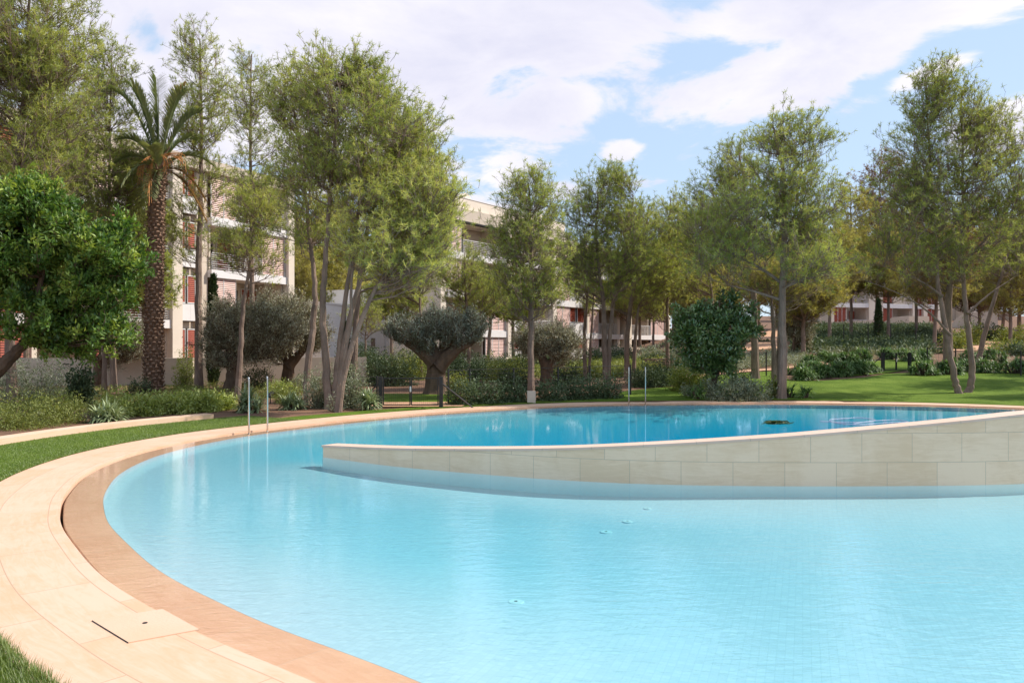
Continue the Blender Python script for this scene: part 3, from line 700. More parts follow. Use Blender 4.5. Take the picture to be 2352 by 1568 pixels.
# ---- far right building on the rise
fa = Facade(W(1872, 0, 108)[:2], W(2420, 0, 122)[:2], 4.0); U = fa.U
rt = empty('apartment_building', fa.o, 'shaded two-storey apartment building with dark red shutters up the slope at far right', 'apartment building')
u0, u1 = U(1880), U(2330)
mass(fa, rt, u0, u1, 2.5, 13.2, 10)
for z in (7.0, 10.0): fascia(fa, rt, u0, U(2180), z, z+.6, .3, 'white')
fascia(fa, rt, u0-.3, u1, 12.9, 13.7, .5, 'beige')
for a, b_ in ((1905, 1912), (1992, 2006), (2016, 2024), (2092, 2100), (2117, 2126), (2225, 2238), (2150, 2160)): pillar(fa, rt, U(a), U(b_), 2.5, 12.9, -2.3, .35, 'wallpale')
for z0, z1 in ((4.3, 7.0), (7.6, 10.0), (10.6, 12.9)):
    shutter(fa, rt, U(1914), U(1942), z0, z1, .1, False, 3, .16); balcony(fa, rt, U(1944), U(1991), z0, z1, .26, red=True)
    shutter(fa, rt, U(2007), U(2015), z0, z1, .1, False, 1, .16)
    shutter(fa, rt, U(2026), U(2048), z0, z1, .1, False, 2, .16); balcony(fa, rt, U(2049), U(2091), z0, z1, .26, red=False, solid=.9)
    shutter(fa, rt, U(2102), U(2116), z0, z1, .1, False, 2, .16); shutter(fa, rt, U(2127), U(2149), z0, z1, .1, False, 2, .16)
    balcony(fa, rt, U(2239), U(2262), z0, z1, .26, rail=False, red=False); balcony(fa, rt, U(2270), U(2325), z0, z1, .26, red=True)
# ---- walls
def wallrun(name, lab, pts, zt, th, mat, cat='wall', cap=None, zb=None):
    "free-standing wall through plan points with its own top heights"
    P = np.array([p[:2] for p in pts]); n = len(P); t = np.gradient(P, axis=0); t /= np.linalg.norm(t, axis=1)[:, None]; nn = np.stack([t[:, 1], -t[:, 0]], 1)
    zt = np.broadcast_to(np.asarray(zt, float), (n,)); z0 = hgt(P[:, 0], P[:, 1])-.3 if zb is None else np.full(n, zb); mb = MB()
    V = np.vstack([np.column_stack([P+nn*th/2, z0]), np.column_stack([P+nn*th/2, zt]), np.column_stack([P-nn*th/2, zt]), np.column_stack([P-nn*th/2, z0])]); i = np.arange(n-1)
    Q = np.vstack([np.stack([k*n+i, k*n+i+1, kk*n+i+1, kk*n+i], -1) for k, kk in ((0, 1), (1, 2), (2, 3))]+[np.array([[0, n, 2*n, 3*n], [n-1, 4*n-1, 3*n-1, 2*n-1]])])
    mb.add(V, Q); o = mb.build(name, M[mat]); tag(o, lab, cat); return o
def wpts(*a): return [W(px, 0, D) for px, D in a]
wallrun('garden_wall', 'long low cream rendered garden wall behind the palm and left olive trunks', wpts((-60, 31), (445, 31.2), (446, 31.3), (841, 33.5)), CH-26*31/F, .22, 'wallcream')
wallrun('garden_wall', 'cream wall at the foot of the middle apartments, behind the olive trees', wpts((800, 55), (1160, 55.5), (1240, 62)), .85, .25, 'wallpale')
wallrun('garden_wall', 'cream terrace wall below the right end of the middle apartments', wpts((1380, 66), (1490, 74), (1560, 78)), 1.55, .25, 'wallcream')
wallrun('terrace_wall', 'curved cream terrace wall rising towards the middle of the far right building', wpts((2015, 93), (2030, 92), (2050, 91), (2085, 91), (2132, 92)), [3.6, 4.4, 4.95, 5.1, 5.1], .3, 'wallcream')
wallrun('terrace_wall', 'low cream terrace wall before the left corner of the far right building', wpts((1880, 98), (1915, 97), (2010, 98)), [4.6, 4.6, 4.9], .3, 'wallcream')
wallrun('terrace_wall', 'curved cream terrace wall at the right end of the far right building', wpts((2178, 88), (2200, 87), (2225, 86), (2290, 86)), [3.6, 4.8, 5.3, 5.4], .3, 'wallcream')
wallrun('end_wall', 'small upright cream wall slab beside the far right building, left of it', wpts((1884, 90), (1905, 90)), 5.4, .4, 'wallpale')
wallrun('low_garden_wall', 'left one of two short low cream walls in the planting right of the big pine', wpts((1992, 53), (2046, 53)), CH+11*53/F, .25, 'wallpale')
wallrun('low_garden_wall', 'right one of two short low cream walls in the planting right of the big pine', wpts((2061, 53.5), (2112, 53.5)), CH+11*53/F, .25, 'wallpale')
wallrun('rubble_wall', 'low dry-stone rubble wall in the shade behind the right ladder', wpts((1485, 38), (1540, 38.5)), CH-32*38/F+.1, .5, 'rubble')
wallrun('stone_post', 'short square stone post at the pool side hedge below the middle pine', wpts((1211, 22.6), (1230, 22.6)), CH-102*22.6/F, .28, 'wallcream', 'post')
# ---- gates and fences
def gate(lab, x0, x1, D, zt, mids, mesh_h=1.0, brace=True):
    a, b = W(x0, 0, D), W(x1, 0, D); z = float(hgt((a[0]+b[0])/2, D)); r = empty('garden_gate', ((a[0]+b[0])/2, D, z), lab, 'gate', 'dark metal garden gates')
    for x in (a[0], b[0]):
        m_ = MB(); m_.box((x-.05, D-.05, z-.05), (x+.05, D+.05, zt+.015)); m_.build('gate_post', M['dark'], r)
    m_ = MB(); f = .028
    xs = [a[0]+.06]+[a[0]+(b[0]-a[0])*m for m in mids]+[b[0]-.06]
    for i in range(len(xs)-1):
        l, rr = xs[i]+.006, xs[i+1]-.006; m_ = MB()
        for x in (l, rr-f): m_.box((x, D-.02, z+.06), (x+f, D+.02, zt-.01))
        for zz in (z+.06, zt-.04): m_.box((l+f+.001, D-.018, zz), (rr-f-.001, D+.018, zz+f))
        lf = m_.build('gate_leaf', M['dark'], r); m_ = MB()
        for x in np.arange(l+f, rr-f, .05): m_.box((x-.0016, D-.004, z+.08), (x+.0016, D-.001, zt-.03))
        for zz in np.arange(z+.1, zt-.04, .05): m_.box((l+f, D+.0, zz-.0016), (rr-f, D+.003, zz+.0016))
        m_.build('wire_mesh', M['dark'], lf)
    m_ = MB(); m_.box((xs[1]-.02, D-.06, z+.42), (xs[1]+.02, D-.025, z+.56)); m_.build('latch', M['steel'], r)
    if brace:
        for s, x in ((-1, a[0]), (1, b[0])): m_ = MB(); m_.tube([np.array([x+s*.05, D, z+.62]), np.array([x+s*.85, D+.05, float(hgt(x+s*.85, D))-.02])], .022, 5); m_.build('brace', M['dark'], r)
gate('dark metal garden gate with wire mesh standing before the flat-topped olive tree', 874, 1013, 20.9, CH-70*20.9/F, [.5])
gate('dark metal garden gate with side braces on the right lawn left of the twin pine', 2027, 2090, 34, CH-14*34/F, [.5])
def fence(lab, pts, h):
    P = [np.array(p) for p in pts]; r = empty('wire_fence', (P[0][0], P[0][1], float(hgt(*P[0][:2]))), lab, 'fence', 'dark wire mesh fences'); m_ = MB()
    for i in range(len(P)-1):
        A, B = P[i][:2], P[i+1][:2]; L = np.linalg.norm(B-A); k = int(L/.16)
        za, zb_ = float(hgt(*A)), float(hgt(*B))
        for q in np.linspace(0, 1, 9): m_.tube([[*A, za+h*q], [*B, zb_+h*q]], .0035 if 0 < q < 1 else .008, 3, False)
        S = np.linspace(0, 1, k); X = A[None]+(B-A)[None]*S[:, None]; Zb = za+(zb_-za)*S; m_.segs(np.column_stack([X, Zb]), np.column_stack([X, Zb+h]), .003, .003)
    m_.build('wire_mesh', M['dark'], r)
    for p in P:
        z = float(hgt(*p[:2])); m_ = MB(); m_.tube([[p[0], p[1], z-.05], [p[0], p[1], z+h+.03]], .028, 6); m_.build('fence_post', M['dark'], r)
fence('dark wire fence with thin posts running through the dark hedge in the middle', wpts((1030, 22.0), (1080, 22.3), (1180, 23.1), (1282, 23.8), (1355, 24.6), (1448, 25.5)), .95)
fence('dark wire fence left of the garden gate through the tall shrubs', wpts((790, 21.5), (866, 21.0)), .8)
fence('dark wire fence on the lawn behind the glossy citrus tree', wpts((1558, 30), (1623, 31), (1691, 31.5), (1760, 32)), .95)
fence('dark wire fence running right from the lawn gate behind the mounded plants', wpts((2130, 34), (2195, 33.5), (2345, 32)), 1.0)
fence('tall dark wire fence in the far planting around the two short walls', wpts((1938, 50), (1994, 50), (2046, 50), (2104, 50.5), (2170, 51)), 1.5)
# ---- pool ladders
def ladder(lab, px, D, top, name='pool_ladder'):
    p = W(px, 0, D)[:2]; i = sl_index(*p); c = SL[i]; nrm = NRM[i]; t = np.array([-nrm[1], nrm[0]]); r = empty(name, (*c, 0.), lab, 'pool ladder', 'stainless steel pool ladders')
    zt = top
    tr = None
    for s in (-.24, .24):
        m_ = MB(); q = c+t*s; f = lambda o, z: np.array([*(q+nrm*o), z])
        m_.tube([f(-.20, -.85), f(-.20, zt-.05), f(-.195, zt-.015), f(-.185, zt)], .017, 8)
        m_.build('handrail', M['steel'], r, True)
        m_ = MB(); m_.tube([f(-.20, -.06), f(-.20, -.028)], .04, 12); m_.build('base_flange', M['steel'], r)
    for z in (-.10, -.35, -.6):
        m_ = MB(); A = c+t*-.24-nrm*.20; B = c+t*.24-nrm*.20
        m_.add(np.array([[*(A-nrm*.06), z], [*(B-nrm*.06), z], [*(B+nrm*.04), z], [*(A+nrm*.04), z], [*(A-nrm*.06), z+.02], [*(B-nrm*.06), z+.02], [*(B+nrm*.04), z+.02], [*(A+nrm*.04), z+.02]]), [[0,3,2,1],[4,5,6,7],[0,1,5,4],[1,2,6,5],[2,3,7,6],[3,0,4,7]]); m_.build('tread', M['steel'], r)
ladder('left stainless steel pool ladder, nearer one beside the lawn strip', 590, 15.1, 1.03)
ladder('right stainless steel pool ladder, farther one on the back edge of the pool', 1459, 22.3, 1.03)
# ---- deck hatch, floor fittings, floating things
hp = [np.array([*gp(px, py)[:2]]) for px, py in ((211, 1429), (295, 1482), (458, 1453), (373, 1403))]
r = empty('inspection_cover', (*np.mean(hp, 0), 0), 'flat pale stone inspection cover set flush in the deck near the left bottom corner', 'cover')
m_ = MB(); m_.add([[*p, .0] for p in hp]+[[*p, .006] for p in hp], [[0,3,2,1],[4,5,6,7],[0,1,5,4],[1,2,6,5],[2,3,7,6],[3,0,4,7]]); m_.build('cover_slab', M['curb2'], r)
m_ = MB(); m_.add([[*(hp[0]+(hp[1]-hp[0])*.02+(hp[0]-hp[3])*.006), .0005], [*(hp[1]+(hp[0]-hp[3])*.006), .0005], [*hp[1], .0065], [*hp[0], .0065]], [[0, 1, 2, 3]]); m_.build('dark_joint', M['dark'], r)
cpt = gp(333, 1437)[:2]; m_ = MB(); m_.tube([[*cpt, .0], [*cpt, .0085]], .014, 12); m_.build('lifting_hole', M['dark'], r)
for px, py, rad, lab in ((1185, 1353, .06, 'round white floor fitting under the water, nearest one in the lower middle'), (1392, 1203, .062, 'round grey-rimmed floor fitting under the water, left of two close ones'),
                    (1441, 1186, .055, 'round white floor fitting under the water, right of two close ones'), (1487, 1166, .045, 'small white floor fitting under the water nearest to the stone wall')):
    Dp = 1.78*F/(py-HZ); X = (px-CXP)/F*Dp; z = -.02-float(depth(np.array([[X, Dp]]))[0]); r = empty('floor_fitting', (X, Dp, z), lab, 'pool fitting', 'round fittings on the pool floor')
    m_ = MB(); m_.tube([[X, Dp, z-.01], [X, Dp, z+.004], [X, Dp, z+.008]], [rad, rad, rad*.9], 24); m_.build('cover_disc', M['plastic'], r); m_ = MB(); m_.tube([[X, Dp, z+.008], [X, Dp, z+.010]], rad*.22, 10); m_.build('centre_cap', M['steel'], r)
rng = np.random.default_rng(77)
D = CH*F/(973-HZ)*1.01; c = np.array([(1783-CXP)/F*D, D, -.012])
P = c+np.column_stack([rng.normal(0, .10, 150), rng.normal(0, .05, 150), rng.uniform(.0, .03, 150)])
V, Q = leaves(rng, P, unit(np.column_stack([rng.normal(size=150), rng.normal(size=150)*.6, np.zeros(150)])), 3, .13, .03, .3, .05, 0, .03); V[:, 2] = np.clip(V[:, 2], -.015, .05)
tag(mesh_np('floating_leaves', V, [Q], M['cypress'], None, False, np.repeat(rng.uniform(.5, 1, 450), 4)), 'small mat of green leaves and needles floating on the back pool', 'leaf litter')
hz_ = [(1885,966),(1930,968),(1985,968),(2010,963),(1975,958),(1935,960),(1905,963),(1925,970),(1965,974),(2000,972),(2040,969),(2085,968),(2060,963),(2000,966),(1960,972)]
hp = []
for px, py in hz_:
    Dp = (CH+.02)*F/(py-HZ); hp.append([(px-CXP)/F*Dp, Dp, -.035])
m_ = MB(); m_.tube(catmull(np.array(hp), 8, False), .014, 8); o = m_.build('floating_hose', M['hose'], None, True); tag(o, 'loose loops of a lilac-blue pool cleaning hose floating in the back pool', 'hose')
# garden spot lights
for px, py, D, lab in ((563, 958, 22, 'small dark garden spotlight at the end of the light green hedge'), (621, 935, 22.5, 'small dark garden spotlight on a post right of the left ladder')):
    p = W(px, py, D); z = float(hgt(p[0], p[1])); r = empty('garden_spotlight', (p[0], p[1], z), lab, 'garden light', 'small garden spotlights'); m_ = MB(); m_.tube([[p[0], p[1], z-.02], [p[0], p[1], z+.2]], .015, 6); m_.build('spike', M['dark'], r)
    m_ = MB(); m_.tube([[p[0]-.04, p[1]-.06, z+.2], [p[0]+.05, p[1]+.08, z+.3]], .055, 12); h_ = m_.build('lamp_head', M['dark'], r); m_ = MB(); m_.tube([[p[0]-.042, p[1]-.063, z+.198], [p[0]-.04, p[1]-.06, z+.2]], .045, 12); m_.build('lens', M['glass'], h_)
# ================================================================ placing the plants
def PB(D, *bl):
    "crown volumes given where they stand at distance D: (x, y, half width, half height, weight, depth offset)"
    out = []
    for b in bl:
        px, py, rx, ry, w = b[:5]; dy = b[5] if len(b) > 5 else 0
        c = W(px, py, D+dy); R_ = (rx*D/F, min(rx*D/F, 2.2)*.9, ry*D/F); out.append((c, R_, w))
    return out
def ST(D, *pts):
    out = [W(px, py, D+(p[0] if p else 0)) for px, py, *p in pts]
    b = out[0]; b[2] = float(hgt(b[0], b[1]))-.03; return out
PG = 'pine trees of the garden'
# (label, D, stems, blobs, nprim, options)
PINES = [
 ('tall dense pine at the far left edge, its top cut off by the frame', 21, [[(30,900),(22,700),(35,450),(60,200),(75,-60)]], [(20,300,190,230,3),(50,90,150,120,2.4),(70,-60,80,80,1),(-20,560,150,150,1.2),(120,230,75,120,1.2)], 230, dict(r0=.16, nn=17, tintb=.05)),
 ('tall pine just left of the palm with a long pointed top shoot', 27.5, [[(262,905),(255,700),(250,450),(253,128)], [(240,905),(236,760),(215,560),(190,400)]], [(240,350,105,170,3),(253,190,46,70,1.0),(200,500,120,110,1.7),(290,470,55,110,.8)], 190, dict(r0=.13, nn=16, tintb=-.05)),
 ('slim tall pine right behind the palm crown, straight bare trunk', 28, [[(457,893),(455,700),(458,480),(460,300),(455,90)]], [(462,270,58,140,3),(455,130,32,55,1),(450,470,75,110,1.4),(430,560,50,60,.4)], 95, dict(r0=.17)),
 ('pine with narrow see-through top between the palm and the big pine clump', 33, [[(590,880),(580,700),(577,500),(575,300),(578,125)]], [(578,230,50,110,2),(585,380,62,100,1.6),(600,500,60,80,1)], 85, dict(r0=.15, nn=13)),
 ('small young pine with a leaning curved trunk beside the first olive', 24, [[(545,910),(552,820),(560,700),(578,590),(592,440)]], [(588,500,48,60,2),(570,590,55,50,1.2),(630,610,30,30,.3)], 46, dict(r0=.115, nn=13, tintb=.15)),
 ('curved pine with bare lower side branches left of the big pine clump', 22, [[(708,935),(705,860),(720,740),(722,650),(708,520),(690,350),(665,200)]], [(665,240,48,70,1.4),(680,380,62,100,1.6),(700,520,60,70,1)], 70, dict(r0=.13)),
 ('big rounded pine clump standing at the garden bed, several trunks rising from one base', 20.5, [[(757,942),(748,830),(742,700),(752,560),(770,350),(790,160)], [(768,942),(775,830),(800,650),(830,450),(850,230)], [(772,942),(790,800),(828,640),(880,480),(935,300)]],
   [(800,330,130,150,3),(760,220,70,80,1.2),(870,380,130,150,2.4),(930,430,75,130,1.4),(830,190,45,50,.5),(740,430,80,100,1)], 210, dict(r0=.135, nn=16, tintb=.05)),
 ('leaning bright green pine spreading to the right of the big pine clump', 19.6, [[(776,941),(800,820),(850,690),(910,600),(985,510)], [(774,941),(786,850),(806,740),(812,600),(830,480)]], [(900,580,110,75,2.2),(980,480,62,60,1.2),(850,480,90,60,1),(985,580,50,50,.6)], 105, dict(r0=.10, nn=17, tintb=.3, rise=.35)),
 ('pine with grey-green crown behind the big pine clump, reaching the roof corner', 27, [[(812,880),(820,700),(845,520),(900,360),(930,240)]], [(960,400,62,100,1.5),(880,320,110,100,1.6),(980,520,70,70,.8),(830,560,80,60,.5)], 90, dict(r0=.13)),
 ('low young pine in front of the white apartment balcony', 33, [[(1078,838),(1074,740),(1068,640),(1066,580)]], [(1068,650,52,62,2),(1100,690,60,45,1)], 55, dict(r0=.10, tintb=.05)),
 ('slender pine behind the flat-topped olive tree', 36, [[(968,830),(965,700),(960,560)]], [(930,640,70,60,1.5),(985,600,50,50,1)], 50, dict(r0=.09, tintb=.05)),
 ('small pine with a round crown before the plain white gable wall', 40, [[(838,845),(840,780),(842,730)]], [(842,745,38,28,1)], 24, dict(r0=.07, nn=12)),
 ('straight pine in the middle with pyramid crown before the four-storey apartments', 25, [[(1220,892),(1219,760),(1220,600),(1218,470),(1214,424)]], [(1216,500,55,75,1.6),(1215,600,85,90,2.2),(1215,690,85,45,1),(1214,440,20,30,.3)], 125, dict(r0=.13, nn=15)),
 ('broad rounded pine right of the middle with forked dark trunk', 30, [[(1392,872),(1388,760),(1385,680),(1370,560),(1375,430)], [(1397,872),(1402,760),(1420,640),(1450,520),(1455,440)]], [(1380,500,75,90,2.4),(1330,580,50,80,1.1),(1440,560,75,100,2),(1390,640,95,50,1.3),(1410,440,40,36,.6)], 150, dict(r0=.14, nn=16, tintb=-.12)),
 ('thin pine with two close dark stems left of the forked broad pine', 34, [[(1345,868),(1342,760),(1350,660),(1340,560)], [(1352,868),(1358,760),(1365,660)]], [(1345,640,55,60,1)], 40, dict(r0=.11, tintb=-.1)),
 ('pine with twin sunlit trunks right of the forked broad pine', 33, [[(1440,868),(1442,760),(1458,640),(1480,540),(1490,470)], [(1455,868),(1462,740),(1480,640)]], [(1475,560,50,80,1.6),(1490,640,60,50,1),(1450,700,60,30,.4)], 85, dict(r0=.14, tintb=.05)),
 ('tall thin pine with yellowish drooping lower crown by the apartment corner', 34, [[(1534,855),(1533,740),(1535,600),(1540,450)]], [(1540,520,38,70,1.2),(1538,640,52,60,1.2),(1500,700,55,40,.6)], 75, dict(r0=.11, tintb=.12)),
 ('dominant broad pine on the right lawn edge with long bare lower limbs', 24, [[(1795,918),(1798,800),(1796,640),(1800,520),(1795,390),(1770,290)], [(1797,700),(1805,600),(1830,450),(1845,300)], [(1796,650),(1745,615),(1680,585),(1590,545)], [(1798,660),(1860,635),(1920,608),(1965,590)], [(1797,690),(1740,672),(1670,655)], [(1797,590),(1750,540),(1700,500)]], [(1775,330,45,50,.9),(1845,340,50,62,1.1),(1790,440,100,85,2.4),(1720,520,120,70,2),(1850,500,80,80,1.5),(1780,600,150,60,1.8),(1660,600,80,40,.8),(1910,620,60,40,.5)], 200, dict(r0=.165, nn=14, rise=.42)),
 ('dark pine behind the left side of the dominant broad pine', 31, [[(1735,880),(1733,760),(1728,600),(1710,450),(1695,340)]], [(1695,400,48,60,1.4),(1650,480,65,70,1.5),(1700,560,90,70,1.2),(1610,560,60,50,.8)], 115, dict(r0=.19, nn=15, tintb=-.12)),
 ('slim pine trunk with thin crown close behind the glossy citrus tree', 36, [[(1642,870),(1640,760),(1628,640),(1600,480)]], [(1600,520,55,70,1.2),(1585,620,55,50,1),(1640,680,60,40,.5)], 65, dict(r0=.13)),
 ('right-hand twin-trunk pine, left stem of the vee, tall open top', 26, [[(2203,903),(2193,868),(2180,780),(2165,680),(2156,560),(2150,380),(2140,160)], [(2184,770),(2130,712),(2060,668),(1990,640)], [(2165,680),(2110,640),(2040,610)]], [(2140,230,42,80,1.1),(2120,380,75,110,2),(2080,440,60,60,.9),(2110,540,110,70,1.6),(2060,620,100,35,.6)], 130, dict(r0=.135, nn=13, tintb=-.05)),
 ('right-hand twin-trunk pine, right stem of the vee, wide airy crown', 26.3, [[(2222,903),(2233,868),(2229,780),(2220,680),(2218,560),(2222,420),(2222,200)], [(2222,720),(2280,672),(2350,630)], [(2219,600),(2270,545),(2340,480)]], [(2225,270,50,80,1.2),(2290,330,45,80,1.1),(2230,430,100,110,2.2),(2330,420,60,100,1.2),(2280,560,110,60,1.4),(2190,610,80,40,.6)], 150, dict(r0=.14, nn=13)),
 ('leaning bare-trunk pine at the right edge beyond the twin pine', 36, [[(2243,826),(2268,740),(2302,620),(2340,500)]], [(2335,560,60,60,1),(2390,480,60,90,1),(2300,620,60,30,.4)], 60, dict(r0=.15, tintb=-.2)),
 ('pair-stemmed dark pine immediately left of the dominant pine trunk', 27.5, [[(1779,888),(1776,760),(1770,640)], [(1787,888),(1790,760),(1802,640)]], [(1750,640,90,40,1),(1830,650,80,40,1)], 45, dict(r0=.13, tintb=.1, leafmat='needle_y')),
 ('thick dark pine trunk behind the left stem of the vee', 33, [[(2180,850),(2176,740),(2185,620),(2200,500)]], [(2200,560,80,60,1),(2150,620,80,40,.7)], 60, dict(r0=.26, leafmat='needle_r')),
]
SEED = 11
for lab, D, stems, bl, npm, opt in PINES:
    npm = int(npm*1.25); opt = {**opt, 'nn': int(opt.get('nn', 15)*.72)}
    SEED += 7
    D2 = D
    stw = [ST(D, *s) if i == 0 or s[0][1] > 800 else [W(x, y, D) for x, y in s] for i, s in enumerate(stems)]
    for s in stw:   # give each stem a little real lean in depth
        rr = np.random.default_rng(SEED); k = rr.normal(0, .25)
        for i, p in enumerate(s): p[1] += k*(i/len(s))**1.5
    tree(lab, 'pine tree', stw, PB(D, *bl), SEED, nprim=npm, group=PG, **opt)
# neighbours of the lawn pines standing just outside the frame (their shadows cross the lawn)
def copy_thing(src, loc, rz, label, sc=1.0):
    o = src.copy(); COL.objects.link(o); o.location = loc; o.rotation_euler = (0, 0, rz); o.scale = (sc, sc, sc); o['label'] = label
    for ch in [c_ for c_ in bpy.data.objects if c_.parent == src]:
        c2 = ch.copy(); COL.objects.link(c2); c2.parent = o
    return o
byl = {o.get('label'): o for o in bpy.data.objects if o.get('label')}
src1 = byl['right-hand twin-trunk pine, right stem of the vee, wide airy crown']; src2 = byl['straight pine in the middle with pyramid crown before the four-storey apartments']
for k, (x, y, s_, sc, lab) in enumerate(((22.5, 26.0, src2, 1.15, 'nearest pine just outside the right picture edge, beside the pool end'), (24.5, 30.0, src1, 1.0, 'second pine outside the right picture edge, on the lawn'), (21.5, 22.2, src2, 1.05, 'pine outside the right picture edge, closest to the deck'), (28.5, 34.0, src2, 1.2, 'farthest of the pines outside the right picture edge'))):
    copy_thing(s_, (x, y, float(hgt(x, y))-.03), 1.1*k+.6, lab, sc)
for k, (x, y, s_, sc, lab) in enumerate(((-19.5, 22.0, src1, 1.0, 'pine just outside the left picture edge, behind the carob tree'), (-24.0, 31.0, src2, 1.3, 'pine outside the left picture edge, beside the end of the left building'), (-21.5, 15.0, src2, 1.1, 'pine outside the left picture edge, nearest to the pool'), (-27.0, 24.0, src1, 1.1, 'farthest pine outside the left picture edge'), (-29.0, 38.0, src1, 1.2, 'pine outside the left picture edge, at the blank end of the left building'))):
    copy_thing(s_, (x, y, float(hgt(x, y))-.03), 1.3*k+.2, lab, sc)
# yellowish and russet pines further back, right
BACK = [(1590,790,50,150,560,'needle_y'),(1690,770,56,120,545,'needle_y'),(1845,790,44,150,560,'needle_y'),(1905,775,55,130,560,'needle_y'),(1955,770,60,120,470,'needle_y'),(2010,778,66,150,380,'needle_r'),
        (2040,780,58,110,560,'needle_y'),(2105,775,62,160,430,'needle_r'),(2145,775,50,120,580,'needle_y'),(2250,770,60,170,440,'needle_r'),(2320,765,56,140,500,'needle_y'),(2395,770,70,160,430,'needle'),
        (1500,812,70,110,600,'needle_y'),(1440,815,80,110,560,'needle'),(1330,815,75,130,540,'needle'),(1180,822,48,80,640,'needle'),(1120,826,46,80,630,'needle'),(900,828,50,110,600,'needle'),
        (690,830,60,110,570,'needle_y'),(330,868,34,100,470,'needle'),(150,868,34,110,300,'needle'),(60,868,36,110,250,'needle')]
BL = ['behind the glossy citrus tree','second behind the citrus tree, nearer the path','just right of the dominant pine trunk','left of the far shaded building','with two thin stems in front of the far building corner','russet crowned, before the far building balcony',
      'before the far building terrace wall','russet crowned, between the far building and the vee pine','low crowned, left of the vee pine','russet crowned, between the stems of the vee pine','low crowned, right of the vee pine','green, at the right picture edge',
      'yellowish, at the right end of the middle apartments','green, behind the twin sunlit trunks','green, left of the forked broad pine','short and green, behind the grey olive','short and green, right of the young balcony pine','green, between the white gable and the flat-topped olive',
      'yellow-green, at the corner of the left building','left of the palm trunk, in front of the balcony','behind the carob tree, at far left','behind the tall dense pine at the left edge']
for i, ((px, py, D, cr, tp, lm), bl_) in enumerate(zip(BACK, BL)):
    cw = .58*cr; bt_ = (665 if i % 2 else 700) if 1890 < px < 2150 else 735; tp = tp-(50 if 1890 < px < 2150 else 0); cy_ = (tp+bt_)/2+10; hh_ = (bt_-tp)/2
    rr = np.random.default_rng(500+i); dx = rr.normal(0, 8)
    st = [ST(D, (px, py), (px+dx*.5, (py+cy_)/2), (px+dx, cy_-hh_*.3), (px+dx*1.5, tp+10))]
    tree('slim pine further back, '+bl_, 'pine tree', st, PB(D, (px+dx, cy_-hh_*.3, cw*.75, hh_*.7, 1.4), (px, cy_+hh_*.35, cw*1.1, hh_*.5, 1.2)), 700+i, nprim=60+int(cr*.4), group='slim pines further back',
         leafmat=lm, r0=.15, sub=2.0, subl=.95, tw=5, nn=9, ln=.2, wd=.028, twl=.34)
FARROW = []
rr = np.random.default_rng(88)
for k in range(17):
    px = 1480+k*62+rr.uniform(-18, 18); FARROW.append((px, rr.uniform(66, 86) if px < 1860 else rr.uniform(132, 142) if px < 2180 else rr.uniform(60, 82), rr.uniform(100, 150), rr.uniform(500, 590)))
for k in range(9): FARROW.append((-40+k*95+rr.uniform(-25, 25), rr.uniform(66, 80), 120, rr.uniform(380, 520)))
for k in range(5): FARROW.append((700+k*90+rr.uniform(-15, 15), rr.uniform(78, 95), 100, rr.uniform(610, 660)))
protos = []
for k, (px, D, cr, tp) in enumerate(FARROW):
    X = (px-CXP)/F*D; z = float(hgt(X, D)); H = CH-(tp-HZ)*D/F-z
    if k < 5:
        b = np.array([X, D, z-.05]); c = rr.normal(0, .3, 2); hw = H*.27
        stm = [b, b+[c[0]*.5, c[1]*.5, H*.4], b+[c[0], c[1], H*.95]]
        o = tree('x', 'pine tree', [stm], [(b+np.array([0, 0, H*.72]), (hw*.8, hw*.8, H*.27), 1.4), (b+np.array([0, 0, H*.5]), (hw*1.2, hw*1.2, H*.17), 1.3)], 900+k, nprim=120, leafmat=['needle_y', 'needle', 'needle_y', 'needle_r', 'needle_y'][k], r0=.2, sub=1.6, subl=1.2, tw=5, nn=8, ln=.30, wd=.055, twl=.45)
        protos.append((o, H))
    else:
        p, Hp = protos[int(rr.integers(0, 5))] if px > 1400 else protos[[0, 1, 2, 4][int(rr.integers(0, 4))]]
        o = p.copy(); COL.objects.link(o); o.location = (X, D, z-.05); sc_ = H/Hp; o.scale = (sc_, sc_, sc_); o.rotation_euler = (0, 0, rr.uniform(0, 6.28))
        for ch in [c_ for c_ in bpy.data.objects if c_.parent == p]:
            c2 = ch.copy(); COL.objects.link(c2); c2.parent = o
    o['label'] = 'pine in the distant row of similar trees behind the buildings and slope'; o['group'] = 'distant pine row'
